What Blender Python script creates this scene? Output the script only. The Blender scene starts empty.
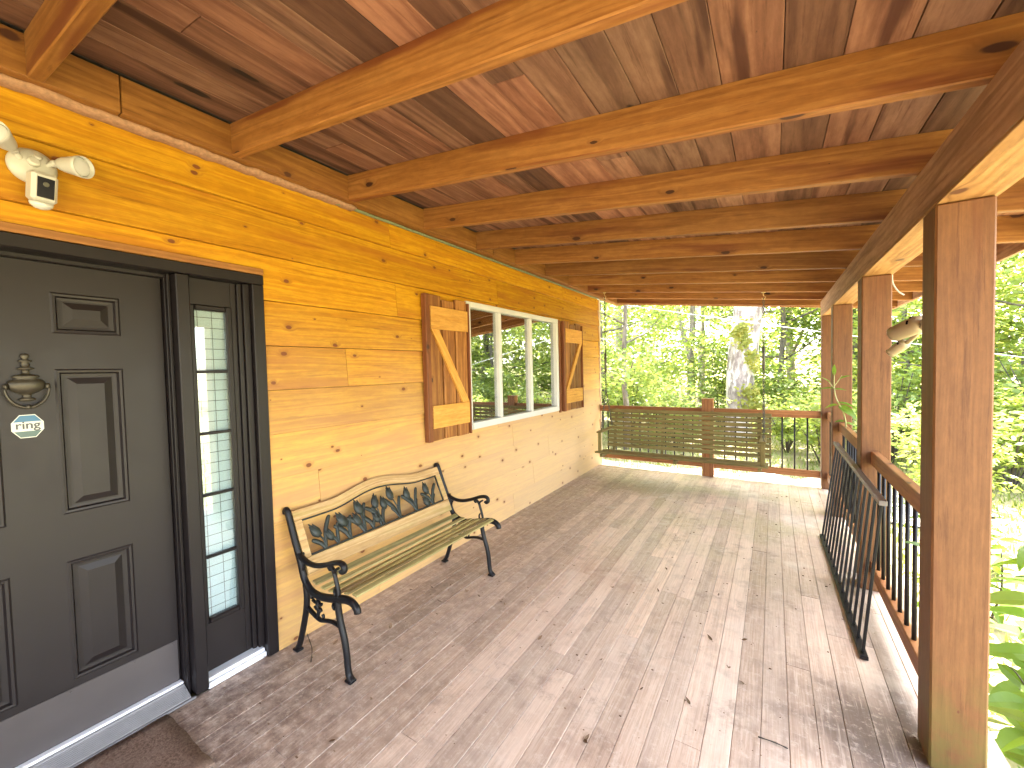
import bpy, math, random
from mathutils import Vector, Matrix
R = math.radians
rng = random.Random(7)
sc = bpy.context.scene
col = sc.collection

# ------------------------------------------------------------------ helpers
class MB:
    """collects shapes with metric UVs (u along the grain) and a random tone per piece"""
    def __init__(s):
        s.v = []; s.f = []; s.uv = []; s.t = []; s.sm = []; s.mi = []
    def face(s, idx, uv, tone, smooth=False, mi=0):
        s.f.append(idx); s.uv.append(uv); s.t.append(tone); s.sm.append(smooth); s.mi.append(mi)
    def tone(s):
        return (rng.random(), rng.random(), rng.random())
    def box(s, lo, hi, ch=.003, L=None, M=None, tone=None, mi=0):
        lo = list(lo); hi = list(hi)
        d = [hi[i] - lo[i] for i in range(3)]
        if L is None: L = d.index(max(d))
        ch = min(ch, min(d) * .3)
        tone = tone or s.tone()
        c = [(lo[i] + hi[i]) / 2 for i in range(3)]; h = [x / 2 for x in d]
        ids = {}
        b0 = len(s.v); loc = []
        for sx in (-1, 1):
            for sy in (-1, 1):
                for sz in (-1, 1):
                    S = (sx, sy, sz)
                    for a in range(3):
                        p = [c[i] + S[i] * (h[i] if i == a else h[i] - ch) for i in range(3)]
                        ids[(S, a)] = len(s.v); loc.append(p)
                        s.v.append((M @ Vector(p)) if M else Vector(p))
        def uvs(idx, n):
            if n == L:
                a, b = [i for i in range(3) if i != L]
                return [(loc[i - b0][a] * .3, loc[i - b0][b]) for i in idx]
            o = [i for i in range(3) if i != L and i != n][0]
            return [(loc[i - b0][L], loc[i - b0][o] + .37 * n) for i in idx]
        def add(idx, n):
            # orient outward
            P = [Vector(loc[i - b0]) for i in idx]
            nn = (P[1] - P[0]).cross(P[2] - P[0])
            ctr = sum(P, Vector()) / len(P) - Vector(c)
            if nn.dot(ctr) < 0: idx = idx[::-1]
            s.face(idx, uvs(idx, n), tone, False, mi)
        for a in range(3):
            b, e = [i for i in range(3) if i != a]
            for sg in (-1, 1):
                q = []
                for (x, y) in ((-1, -1), (1, -1), (1, 1), (-1, 1)):
                    S = [0, 0, 0]; S[a] = sg; S[b] = x; S[e] = y
                    q.append(ids[(tuple(S), a)])
                add(q, a)
            # chamfers along axis a
            for x in (-1, 1):
                for y in (-1, 1):
                    S0 = [0, 0, 0]; S0[a] = -1; S0[b] = x; S0[e] = y
                    S1 = list(S0); S1[a] = 1
                    add([ids[(tuple(S0), b)], ids[(tuple(S1), b)], ids[(tuple(S1), e)], ids[(tuple(S0), e)]], b if b != L else e)
        for sx in (-1, 1):
            for sy in (-1, 1):
                for sz in (-1, 1):
                    S = (sx, sy, sz)
                    add([ids[(S, 0)], ids[(S, 1)], ids[(S, 2)]], 0 if L != 0 else 1)
        return s
    def bar(s, p0, p1, w, t, up=(0, 0, 1), ch=.002, tone=None):
        """square bar from p0 to p1; w across (perp to up), t along up"""
        p0 = Vector(p0); p1 = Vector(p1); d = p1 - p0; l = d.length; x = d.normalized()
        u = Vector(up); y = u.cross(x)
        if y.length < 1e-5: y = Vector((1, 0, 0)).cross(x)
        y.normalize(); z = x.cross(y)
        M = Matrix(((x.x, y.x, z.x, p0.x), (x.y, y.y, z.y, p0.y), (x.z, y.z, z.z, p0.z), (0, 0, 0, 1)))
        return s.box((0, -w / 2, -t / 2), (l, w / 2, t / 2), ch, 0, M, tone)
    def tube(s, pts, rad, n=8, flat=None, smooth=True, tone=None):
        """tube through pts; rad a number or list; flat=(axis vector, half size): section is an ellipse, that half size along axis"""
        pts = [Vector(p) for p in pts]; tone = tone or s.tone()
        if not isinstance(rad, (list, tuple)): rad = [rad] * len(pts)
        rings = []; u = 0; prevn = None
        for i, p in enumerate(pts):
            d = (pts[min(i + 1, len(pts) - 1)] - pts[max(i - 1, 0)]).normalized()
            if flat: a = Vector(flat[0]).normalized(); a = (a - d * a.dot(d)).normalized()
            else:
                if prevn is None:
                    a = d.cross(Vector((0, 0, 1)))
                    if a.length < .1: a = d.cross(Vector((1, 0, 0)))
                    a.normalize()
                else:
                    a = (prevn - d * prevn.dot(d)).normalized()
                prevn = a
            b = d.cross(a)
            ra = flat[1] if flat else rad[i]
            if isinstance(ra, (list, tuple)): ra = ra[i]
            rg = []
            for k in range(n):
                t = 2 * math.pi * (k + .5) / n
                rg.append(len(s.v)); s.v.append(p + a * (math.cos(t) * ra) + b * (math.sin(t) * rad[i]))
            if i: u += (p - pts[i - 1]).length
            rings.append((rg, u))
        for i in range(len(rings) - 1):
            (r0, u0), (r1, u1) = rings[i], rings[i + 1]
            for k in range(n):
                j = (k + 1) % n
                w0 = k / n * 6.28 * rad[i]; w1 = (k + 1) / n * 6.28 * rad[i]
                s.face([r0[k], r0[j], r1[j], r1[k]], [(u0, w0), (u0, w1), (u1, w1), (u1, w0)], tone, smooth)
        for rg, rev in ((rings[0][0], True), (rings[-1][0], False)):
            q = rg[::-1] if rev else rg
            s.face(list(q), [(0, 0)] * n, tone, False)
        return s
    def lathe(s, prof, M, n=20, tone=None, sy=1.0):
        """prof: (r, h) list; axis = local z of M"""
        tone = tone or s.tone(); rings = []
        for r, h in prof:
            rg = []
            for k in range(n):
                t = 2 * math.pi * k / n
                rg.append(len(s.v)); s.v.append(M @ Vector((r * math.cos(t), r * sy * math.sin(t), h)))
            rings.append(rg)
        for i in range(len(rings) - 1):
            for k in range(n):
                j = (k + 1) % n
                s.face([rings[i][k], rings[i][j], rings[i + 1][j], rings[i + 1][k]], [(0, 0)] * 4, tone, True)
        s.face(rings[0][::-1], [(0, 0)] * n, tone); s.face(rings[-1], [(0, 0)] * n, tone)
        return s
    def prism(s, poly, a0, a1, ax, L=None, tone=None):
        """2D polygon extruded along axis ax from a0 to a1; poly in the other two axes (in order)"""
        tone = tone or s.tone(); b, e = [i for i in range(3) if i != ax]
        area = sum(poly[i][0] * poly[(i + 1) % len(poly)][1] - poly[(i + 1) % len(poly)][0] * poly[i][1] for i in range(len(poly)))
        flip = (area < 0) != (ax == 1)
        n = len(poly); r = []
        for a in (a0, a1):
            g = []
            for p in poly:
                v = [0, 0, 0]; v[ax] = a; v[b] = p[0]; v[e] = p[1]
                g.append(len(s.v)); s.v.append(Vector(v))
            r.append(g)
        for k in range(n):
            j = (k + 1) % n
            q = [r[0][k], r[0][j], r[1][j], r[1][k]]
            du = math.hypot(poly[k][0] - poly[j][0], poly[k][1] - poly[j][1])
            uv = [(a0, poly[k][1]), (a0, poly[j][1] + .001 * k), (a1, poly[j][1] + .001 * k), (a1, poly[k][1])]
            if flip: q = q[::-1]; uv = uv[::-1]
            s.face(q, uv, tone)
        c0 = r[0][::-1]; c1 = list(r[1])
        if flip: c0 = c0[::-1]; c1 = c1[::-1]
        s.face(c0, [(s.v[i][b], s.v[i][e]) for i in c0], tone); s.face(c1, [(s.v[i][b], s.v[i][e]) for i in c1], tone)
        return s
    def quad(s, P, tone=None, uv=None, smooth=False, mi=0):
        i = len(s.v); s.v += [Vector(p) for p in P]
        s.face(list(range(i, i + len(P))), uv or [(0, 0), (1, 0), (1, 1), (0, 1)][:len(P)] + [(0, 0)] * max(0, len(P) - 4), tone or s.tone(), smooth, mi)
        return s
    def mesh(s, name, mats, base=Vector((0, 0, 0))):
        m = bpy.data.meshes.new(name)
        m.from_pydata([tuple(v - base) for v in s.v], [], s.f)
        m.uv_layers.new(name='UVMap')
        ul = m.uv_layers[0].data; k = 0
        flat = []
        for uv in s.uv:
            for c in uv: flat += [c[0], c[1]]
        ul.foreach_set('uv', flat)
        at = m.attributes.new('bv', 'FLOAT_COLOR', 'FACE') if False else m.color_attributes.new('bv', 'FLOAT_COLOR', 'CORNER')
        cc = []
        for f, t in zip(s.f, s.t): cc += [t[0], t[1], t[2], 1.0] * len(f)
        at.data.foreach_set('color', cc)
        m.polygons.foreach_set('use_smooth', s.sm)
        m.polygons.foreach_set('material_index', s.mi)
        for mt in (mats if isinstance(mats, (list, tuple)) else [mats]): m.materials.append(mt)
        m.update()
        return m
    def build(s, name, mats, parent=None, base=None):
        if parent is not None: b = BASE[parent.name]
        else: b = Vector(base) if base is not None else Vector((0, 0, 0))
        o = bpy.data.objects.new(name, s.mesh(name, mats, b)); col.objects.link(o)
        if parent is not None: o.parent = parent
        else: o.location = b
        BASE[o.name] = b
        return o
BASE = {}
def tag(o, label=None, cat=None, group=None, kind=None):
    if label: o['label'] = label
    if cat: o['category'] = cat
    if group: o['group'] = group
    if kind: o['kind'] = kind
    return o
def empty(name, loc, label, cat, group=None):
    o = bpy.data.objects.new(name, None); col.objects.link(o); o.location = loc
    o.empty_display_size = .1
    BASE[o.name] = Vector(loc)
    return tag(o, label, cat, group)
def copy_tree(o, parent=None):
    c = o.copy(); col.objects.link(c)
    if parent is not None: c.parent = parent
    for ch in o.children: copy_tree(ch, c)
    return c
def smoothpath(P, k=6):
    """Catmull-Rom through points"""
    P = [Vector(p) for p in P]; out = []
    for i in range(len(P) - 1):
        a = P[max(i - 1, 0)]; b = P[i]; c = P[i + 1]; d = P[min(i + 2, len(P) - 1)]
        for j in range(k):
            t = j / k
            out.append(.5 * ((2 * b) + (c - a) * t + (2 * a - 5 * b + 4 * c - d) * t * t + (-a + 3 * b - 3 * c + d) * t ** 3))
    out.append(P[-1]); return out

# ------------------------------------------------------------------ materials
class NT:
    def __init__(s, name):
        s.m = bpy.data.materials.new(name); s.m.use_nodes = True
        s.t = s.m.node_tree; s.t.nodes.clear()
        s.out = s.t.nodes.new('ShaderNodeOutputMaterial')
    def n(s, typ, **kw):
        nd = s.t.nodes.new('ShaderNode' + typ)
        for k, v in kw.items(): setattr(nd, k, v)
        return nd
    def put(s, sock, v):
        if isinstance(v, bpy.types.NodeSocket): s.t.links.new(v, sock)
        elif isinstance(v, bpy.types.Node): s.t.links.new(v.outputs[0], sock)
        else:
            if sock.type == 'RGBA' and len(v) == 3: v = (*v, 1)
            sock.default_value = v
    def math(s, op, a, b=None, c=None, clamp=False):
        nd = s.n('Math', operation=op); nd.use_clamp = clamp
        s.put(nd.inputs[0], a)
        if b is not None: s.put(nd.inputs[1], b)
        if c is not None: s.put(nd.inputs[2], c)
        return nd.outputs[0]
    def mix(s, f, a, b, bt='MIX'):
        nd = s.n('Mix', data_type='RGBA', blend_type=bt)
        s.put(nd.inputs[0], f); s.put(nd.inputs[6], a); s.put(nd.inputs[7], b)
        return nd.outputs[2]
    def noise(s, vec, scale, detail=3, rough=.5, dim='3D', dist=0):
        nd = s.n('TexNoise', noise_dimensions=dim)
        if vec is not None: s.put(nd.inputs['Vector'], vec)
        nd.inputs['Scale'].default_value = scale; nd.inputs['Detail'].default_value = detail
        nd.inputs['Roughness'].default_value = rough; nd.inputs['Distortion'].default_value = dist
        return nd.outputs['Fac']
    def ramp(s, f, lo, hi, a=0., b=1.):
        nd = s.n('MapRange', interpolation_type='SMOOTHSTEP')
        s.put(nd.inputs[0], f)
        for i, v in zip((1, 2, 3, 4), (lo, hi, a, b)): s.put(nd.inputs[i], v)
        return nd.outputs[0]
    def xyz(s, x, y, z=0.):
        nd = s.n('CombineXYZ')
        for i, v in enumerate((x, y, z)): s.put(nd.inputs[i], v)
        return nd.outputs[0]
    def bsdf(s, color, rough=.6, metal=0., bump=None, bstr=.2, bdist=.002, spec=.5):
        b = s.n('BsdfPrincipled')
        s.put(b.inputs['Base Color'], color); s.put(b.inputs['Roughness'], rough); s.put(b.inputs['Metallic'], metal)
        b.inputs['Specular IOR Level'].default_value = spec
        if bump is not None:
            bp = s.n('Bump'); bp.inputs['Strength'].default_value = bstr; bp.inputs['Distance'].default_value = bdist
            s.put(bp.inputs['Height'], bump); s.put(b.inputs['Normal'], bp.outputs[0])
        s.t.links.new(b.outputs[0], s.out.inputs[0])
        return b
    def grain(s, ku=1.3, kv=22., off=True):
        """(u,v) with a random offset per board -> grain coordinates, bv channels"""
        uv = s.n('UVMap'); uv.uv_map = 'UVMap'
        at = s.n('Attribute'); at.attribute_name = 'bv'
        sp = s.n('SeparateColor'); s.put(sp.inputs[0], at.outputs['Color'])
        su = s.n('SeparateXYZ'); s.put(su.inputs[0], uv.outputs[0])
        u = s.math('MULTIPLY_ADD', sp.outputs[1], 31.7, su.outputs[0])
        v = s.math('MULTIPLY_ADD', sp.outputs[2], 17.3, su.outputs[1])
        return u, v, sp.outputs[0], sp.outputs[1], sp.outputs[2]

def wood(name, c1, c2, knot=(.09, .03, .012), knots=1., streak=None, streak_amt=.5, rough=.55, tone=.25, hue=None, bstr=.25, kv=20., kscale=(2.3, 3.6), extra=None, kr=.085, ring=.5, mid=.5):
    n = NT(name)
    u, v, r, g, b = n.grain()
    warp = n.noise(n.xyz(n.math('MULTIPLY', u, .9), n.math('MULTIPLY', v, 4.)), 1., 2)
    v2 = n.math('MULTIPLY_ADD', warp, .05, v)
    # knots bend the grain around them
    kv_ = n.n('TexVoronoi', voronoi_dimensions='2D', feature='F1')
    wob = n.noise(n.xyz(n.math('MULTIPLY', u, 25.), n.math('MULTIPLY', v, 40.)), 1., 2)
    n.put(kv_.inputs['Vector'], n.xyz(n.math('MULTIPLY', u, kscale[0]), n.math('MULTIPLY', v, kscale[1])))
    kv_.inputs['Scale'].default_value = 1.
    ks = n.n('SeparateColor'); n.put(ks.inputs[0], kv_.outputs['Color'])
    d = n.math('MULTIPLY_ADD', n.math('SUBTRACT', wob, .5), .05, kv_.outputs['Distance'])
    rad = n.math('MULTIPLY', n.ramp(ks.outputs[0], 1 - knots * .75, 1., 0., 1.), kr)
    km = n.math('SUBTRACT', 1., n.math('DIVIDE', d, n.math('ADD', rad, .0005)))
    kcore = n.ramp(km, 0., .35); khalo = n.ramp(km, -1.6, .2)
    v3 = n.math('MULTIPLY_ADD', khalo, .02, v2)
    fine = n.noise(n.xyz(n.math('MULTIPLY', u, 3.), n.math('MULTIPLY', v3, kv * 6)), 1., 4, .6)
    big = n.noise(n.xyz(n.math('MULTIPLY', u, .5), n.math('MULTIPLY', v3, kv * .55)), 1., 2, .5)
    rings = n.math('MULTIPLY_ADD', n.math('SINE', n.math('MULTIPLY', big, 42.)), .5, .5)
    gr = n.math('ADD', n.math('MULTIPLY', rings, ring), n.math('MULTIPLY', fine, 1 - ring))
    c = n.mix(n.ramp(gr, .2, .8), c1, c2)
    m1 = n.noise(n.xyz(n.math('MULTIPLY', u, 2.6), n.math('MULTIPLY', v3, 55.), 3.3), 1., 5, .7)
    c = n.mix(n.ramp(m1, .55, .68, 0., mid), c, n.mix(1., c, (.42, .30, .25), 'MULTIPLY'))
    m2 = n.noise(n.xyz(n.math('MULTIPLY', u, 14.), n.math('MULTIPLY', v3, 45.), 7.7), 1., 4, .7)
    c = n.mix(n.ramp(m2, .30, .75), n.mix(mid, c, n.mix(1., c, (.72, .66, .62), 'MULTIPLY')), n.mix(mid, c, n.mix(1., c, (1.18, 1.18, 1.2), 'MULTIPLY')))
    if streak:
        st = n.noise(n.xyz(n.math('MULTIPLY', u, .8), n.math('MULTIPLY', v2, 9.)), 1., 4, .55)
        c = n.mix(n.ramp(st, .53, .66, 0., streak_amt), c, streak)
    if hue: c = n.mix(n.math('MULTIPLY', b, .9), c, n.mix(1., c, hue, 'MULTIPLY'))
    tv = n.math('MULTIPLY_ADD', r, tone * 2, 1 - tone)
    c = n.mix(1., c, n.xyz(tv, tv, tv), 'MULTIPLY')
    if extra: c = extra(n, c, r, g, b)
    c = n.mix(n.math('MULTIPLY', khalo, .55), c, n.mix(.5, c, knot))
    c = n.mix(kcore, c, knot)
    n.bsdf(c, rough, 0, n.math('SUBTRACT', gr, n.math('MULTIPLY', kcore, .5)), bstr, .002, .35)
    return n.m
def objco(n):
    return n.n('TexCoord').outputs['Object']
def plain(name, c, rough=.5, metal=0., var=.12, scale=20., bstr=.05, spec=.5):
    n = NT(name); f = n.noise(objco(n), scale, 4, .6)
    c2 = tuple(max(0, x * (1 - 2 * var)) for x in c); c1 = tuple(min(1, x * (1 + var)) for x in c)
    n.bsdf(n.mix(f, c2, c1), n.math('MULTIPLY_ADD', f, .2, rough - .1), metal, f, bstr, .002, spec)
    return n.m

M = {}
def sky_light_fade(n, c, r, g, b):
    # paler low down and farther off: sky light on the wall mixed into colour
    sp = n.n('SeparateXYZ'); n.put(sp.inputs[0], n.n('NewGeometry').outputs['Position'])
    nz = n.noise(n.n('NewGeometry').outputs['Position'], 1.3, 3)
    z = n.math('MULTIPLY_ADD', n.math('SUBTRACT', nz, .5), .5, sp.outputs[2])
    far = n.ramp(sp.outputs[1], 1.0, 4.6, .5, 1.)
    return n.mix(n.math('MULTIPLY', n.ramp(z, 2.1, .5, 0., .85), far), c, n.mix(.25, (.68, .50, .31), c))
M['siding'] = wood('pine_siding', (.47, .245, .007), (.35, .145, .002), (.15, .048, .014), 1.15, streak=(.29, .092, .008), streak_amt=.6, rough=.5, tone=.18, kscale=(3.8, 5.8), kr=.076, ring=.28, extra=sky_light_fade)
M['rafter'] = wood('fir_rafter', (.285, .130, .034), (.205, .082, .017), (.045, .014, .007), .85, streak=(.12, .030, .010), streak_amt=.8, tone=.16, kscale=(2.0, 5.), ring=.35)
M['ledger'] = wood('fir_ledger', (.28, .125, .026), (.20, .078, .013), (.06, .02, .008), .5, streak=(.16, .05, .014), streak_amt=.6, tone=.14, ring=.35)
M['ceiling'] = wood('cedar_plank_ceiling', (.24, .138, .088), (.14, .071, .045), (.012, .006, .004), .6, streak=(.048, .018, .011), streak_amt=.85, rough=.8, tone=.5, hue=(1.05, .86, .80), bstr=.5, kv=8., kscale=(1.1, 3.), ring=.3)
M['post'] = wood('stained_post', (.165, .073, .026), (.115, .046, .015), (.09, .03, .012), .10, streak=(.115, .038, .013), streak_amt=.5, tone=.06, rough=.6, kscale=(1.4, 3.), ring=.15)
def algae(n, c, r, g, b):
    sp = n.n('SeparateXYZ'); P = n.n('NewGeometry').outputs['Position']; n.put(sp.inputs[0], P)
    f = n.noise(P, 9., 4, .6)
    k = n.math('MULTIPLY', n.ramp(sp.outputs[2], .55, .05), n.ramp(f, .3, .62))
    return n.mix(n.math('MULTIPLY', k, .75), c, (.10, .085, .018))
M['post_mossy'] = wood('stained_post_mossy', (.165, .073, .026), (.115, .046, .015), (.09, .03, .012), .10, streak=(.115, .038, .013), streak_amt=.5, tone=.05, rough=.6, kscale=(1.4, 3.), ring=.15, extra=algae)
M['rail'] = wood('stained_rail', (.33, .145, .050), (.26, .10, .032), (.06, .022, .01), .3, streak=(.16, .055, .02), tone=.1, rough=.5)
M['beam'] = wood('header_beam_wood', (.42, .26, .16), (.31, .18, .105), (.07, .03, .02), .3, streak=(.15, .075, .04), streak_amt=.6, tone=.1, rough=.7)
M['soffit'] = wood('header_soffit_wood', (.36, .20, .075), (.26, .13, .042), (.1, .04, .02), .25, tone=.08, rough=.65)
M['shutter'] = wood('shutter_board', (.27, .12, .030), (.17, .065, .014), (.05, .018, .008), .7, streak=(.10, .034, .011), streak_amt=.6, tone=.4)
M['shutter_edge'] = wood('shutter_edge_board', (.20, .068, .022), (.15, .048, .014), (.05, .02, .01), .2, tone=.12)
M['batten'] = wood('shutter_batten', (.58, .31, .066), (.49, .235, .04), (.14, .045, .015), .5, tone=.08, ring=.3)
M['bench_wood'] = wood('bench_pine', (.50, .34, .16), (.40, .25, .10), (.22, .08, .04), .5, streak=(.33, .28, .08), streak_amt=.5, tone=.1, rough=.6)
M['slat'] = wood('mossy_slat', (.40, .34, .14), (.28, .24, .085), (.1, .07, .03), .2, streak=(.15, .09, .05), streak_amt=.8, tone=.4, rough=.8)
M['swing'] = wood('green_swing_wood', (.235, .19, .065), (.17, .135, .042), (.05, .035, .01), .3, streak=(.075, .062, .012), streak_amt=.6, tone=.15, rough=.75)
M['corner'] = wood('corner_board_wood', (.62, .50, .36), (.52, .38, .24), (.3, .15, .08), .2, tone=.08)
M['iron'] = plain('cast_iron_paint', (.0065, .006, .0075), .45, .0, .3, 60., .15, .3)
M['verdigris'] = plain('tulip_casting_paint', (.024, .031, .027), .5, .2, .35, 50., .2)
M['black_metal'] = plain('black_baluster_paint', (.007, .006, .007), .42, .0, .25, 40., .08, .3)
M['panel_top'] = plain('pale_grey_rail', (.26, .25, .27), .5, .0, .3, 40., .1)  # top bar pale grey all over; the balusters below it are black
M['door'] = plain('charcoal_door_paint', (.0128, .0094, .0098), .45, 0, .14, 9., .04, .3)
M['casing'] = plain('black_casing_paint', (.0085, .0057, .0063), .45, 0, .2, 14., .05, .3)
M['kick'] = plain('kick_plate_paint', (.070, .060, .060), .42, .1, .1, 5., .03)
M['alu'] = plain('threshold_aluminium', (.21, .20, .205), .45, .2, .15, 30., .05)
M['sillwhite'] = plain('white_sill_strip', (.75, .75, .78), .5, 0, .08, 20., .03)
M['bronze'] = plain('antique_bronze', (.055, .047, .033), .42, .4, .35, 60., .1)
M['vinyl'] = plain('white_vinyl', (.58, .57, .54), .35, 0, .05, 10., .02)
M['white_plastic'] = plain('white_plastic', (.44, .43, .38), .35, 0, .04, 10., .01)
M['lens_white'] = plain('lamp_lens', (.52, .52, .50), .2, 0, .03, 10., .0)
M['black_glass'] = plain('black_gloss', (.006, .005, .009), .15, 0, .1, 10., 0., .15)
M['beige_plastic'] = plain('beige_plastic', (.36, .29, .19), .45, 0, .08, 12., .02)
M['chain'] = plain('dark_chain_steel', (.10, .095, .075), .45, .6, .2, 60., .05)
M['brass'] = plain('brass_hook', (.55, .42, .20), .35, .8, .1, 40., .02)
M['foam'] = plain('pink_foam_bead', (.36, .20, .11), .9, 0, .35, 55., 1.)
M['foam_green'] = plain('green_foam_strip', (.17, .20, .10), .8, 0, .25, 40., .4)
M['sticker_white'] = plain('sticker_white', (.52, .55, .50), .4, 0, .04, 8., 0)
M['sticker_blue'] = plain('sticker_blue', (.010, .115, .23), .4, 0, .1, 8., 0)
M['sticker_grey'] = plain('sticker_green_grey', (.05, .105, .10), .4, 0, .15, 30., 0)
M['sticker_text'] = plain('sticker_letters', (.05, .055, .06), .5, 0, .05, 8., 0)
M['shingle'] = plain('roof_shingle', (.10, .09, .08), .9, 0, .3, 8., .3)
M['cable'] = plain('pale_cable', (.40, .41, .42), .5, 0, .05, 8., 0)
M['dark_inside'] = plain('interior_wall', (.12, .11, .10), .9, 0, .05, 3., 0)
M['house_wall'] = plain('rear_wall_stain', (.35, .18, .05), .7, 0, .2, 5., .1)
# --- floor boards
def floor_mat():
    n = NT('weathered_floor_boards')
    u, v, r, g, b = n.grain()
    P = n.n('NewGeometry').outputs['Position']; sp = n.n('SeparateXYZ'); n.put(sp.inputs[0], P)
    fine = n.noise(n.xyz(n.math('MULTIPLY', u, 4.), n.math('MULTIPLY', v, 130.)), 1., 5, .65)
    big = n.noise(n.xyz(n.math('MULTIPLY', u, .7), n.math('MULTIPLY', v, 16.)), 1., 3, .55)
    blot = n.noise(P, 2.6, 5, .62); blot2 = n.noise(P, 7., 4, .6)
    c = n.mix(n.ramp(fine, .3, .72), (.46, .32, .232), (.66, .515, .41))
    c = n.mix(n.ramp(big, .45, .72, 0., .5), c, (.31, .21, .16))
    c = n.mix(n.math('MULTIPLY', g, .4), c, (.60, .49, .41))
    tv = n.math('MULTIPLY_ADD', r, .46, .80)
    c = n.mix(1., c, n.xyz(tv, tv, tv), 'MULTIPLY')
    # reddish bare patches, green algae bloom (stains of the boards); pale patches, stronger farther off
    c = n.mix(n.ramp(n.noise(P, 1.1, 3), .54, .7, 0., .35), c, (.42, .25, .17))
    dn = n.math('MULTIPLY', n.ramp(sp.outputs[1], 2.6, 4.6), n.ramp(n.noise(P, 1.7, 4), .42, .62))
    c = n.mix(n.math('MULTIPLY', dn, .42), c, (.35, .315, .155))
    pale = n.math('MULTIPLY', n.ramp(blot, .56, .68), n.ramp(sp.outputs[1], 1.2, 4.2, .25, 1.))
    c = n.mix(n.math('MULTIPLY', pale, .55), c, (.66, .59, .50))
    # grime along the wall; dark patch left of the post foot
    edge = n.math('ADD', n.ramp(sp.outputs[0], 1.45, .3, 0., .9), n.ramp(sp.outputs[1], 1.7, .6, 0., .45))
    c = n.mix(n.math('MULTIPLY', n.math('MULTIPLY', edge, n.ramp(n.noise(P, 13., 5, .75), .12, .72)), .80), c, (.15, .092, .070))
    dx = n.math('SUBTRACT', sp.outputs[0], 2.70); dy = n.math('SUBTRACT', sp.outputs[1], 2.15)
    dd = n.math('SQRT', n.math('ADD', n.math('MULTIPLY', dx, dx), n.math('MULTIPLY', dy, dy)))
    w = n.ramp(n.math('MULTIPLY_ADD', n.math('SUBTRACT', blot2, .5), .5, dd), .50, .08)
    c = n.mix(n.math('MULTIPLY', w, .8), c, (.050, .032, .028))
    ds = n.noise(n.xyz(n.math('MULTIPLY', u, 7.), n.math('MULTIPLY', v, 24.), 2.2), 1., 5, .75)
    c = n.mix(n.ramp(ds, .57, .70, 0., .6), c, n.mix(.3, c, (.10, .065, .05)))
    ds2 = n.noise(n.xyz(n.math('MULTIPLY', u, 3.), n.math('MULTIPLY', v, 60.), 5.2), 1., 5, .75)
    c = n.mix(n.ramp(ds2, .54, .68, 0., .5), c, n.mix(.45, c, (.12, .08, .06)))
    c = n.mix(n.ramp(ds2, .46, .34, 0., .35), c, (.72, .60, .50))
    speck = n.ramp(n.noise(P, 60., 2, .7), .70, .76)
    c = n.mix(n.ramp(blot2, .5, .66, 0., .5), c, n.mix(.35, c, (.06, .038, .028)))
    c = n.mix(n.ramp(n.noise(P, 3.3, 6, .75), .55, .70, 0., .55), c, (.20, .135, .105))
    c = n.mix(n.ramp(n.noise(P, 24., 5, .8), .50, .68, 0., .45), c, (.66, .56, .47))
    c = n.mix(n.math('MULTIPLY', speck, .6), c, (.07, .045, .035))
    kn = n.ramp(n.noise(n.xyz(n.math('MULTIPLY', u, 5.), n.math('MULTIPLY', v, 22.)), 1., 2), .72, .80)
    c = n.mix(n.math('MULTIPLY', kn, .6), c, (.10, .07, .065))
    n.bsdf(c, n.math('MULTIPLY_ADD', blot, .3, .33), 0, fine, .3, .0015, .5)
    return n.m
M['floor'] = floor_mat()
M['gap'] = plain('gap_dirt', (.60, .48, .38), .9, 0, .5, 6., .2)
def mat_mat():
    n = NT('worn_brown_mat'); P = objco(n)
    f = n.noise(P, 90., 4, .8); g = n.noise(P, 6., 3)
    c = n.mix(n.ramp(f, .35, .7), (.11, .066, .046), (.26, .17, .125))
    c = n.mix(n.ramp(g, .4, .7, 0., .5), c, (.27, .19, .145))
    n.bsdf(c, .95, 0, f, 1., .006, .1); return n.m
M['mat'] = mat_mat()
def leaf_mat(name, c1, c2, c3, trans=.55):
    n = NT(name)
    at = n.n('Attribute'); at.attribute_name = 'bv'
    sp = n.n('SeparateColor'); n.put(sp.inputs[0], at.outputs['Color'])
    c = n.mix(n.ramp(sp.outputs[0], .1, .9), c1, c2)
    c = n.mix(n.ramp(sp.outputs[1], .7, 1., 0., .8), c, c3)
    d = n.n('BsdfPrincipled'); n.put(d.inputs['Base Color'], c); d.inputs['Roughness'].default_value = .45
    d.inputs['Specular IOR Level'].default_value = .4
    t = n.n('BsdfTranslucent'); n.put(t.inputs[0], n.mix(1., c, (1.35, 1.22, .75), 'MULTIPLY'))
    mx = n.n('MixShader'); mx.inputs[0].default_value = trans
    n.t.links.new(d.outputs[0], mx.inputs[1]); n.t.links.new(t.outputs[0], mx.inputs[2])
    n.t.links.new(mx.outputs[0], n.out.inputs[0]); return n.m
M['leaf'] = leaf_mat('tree_leaf', (.15, .23, .060), (.24, .32, .090), (.32, .37, .12))
M['leaf_yellow'] = leaf_mat('bright_leaf', (.20, .28, .07), (.30, .38, .10), (.38, .42, .14))
M['leaf_dark'] = leaf_mat('dark_leaf', (.06, .11, .03), (.10, .17, .045), (.16, .21, .06))
M['weed_leaf'] = leaf_mat('weed_leaf', (.09, .17, .030), (.15, .25, .045), (.24, .32, .10))
M['ivy'] = leaf_mat('ivy_leaf', (.26, .30, .06), (.40, .40, .09), (.50, .46, .14))
M['grass'] = leaf_mat('grass_blade', (.13, .19, .04), (.22, .28, .07), (.32, .34, .12), .35)
M['dry_leaf'] = leaf_mat('dry_leaf', (.10, .055, .03), (.20, .125, .075), (.30, .21, .14), .15)
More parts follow.
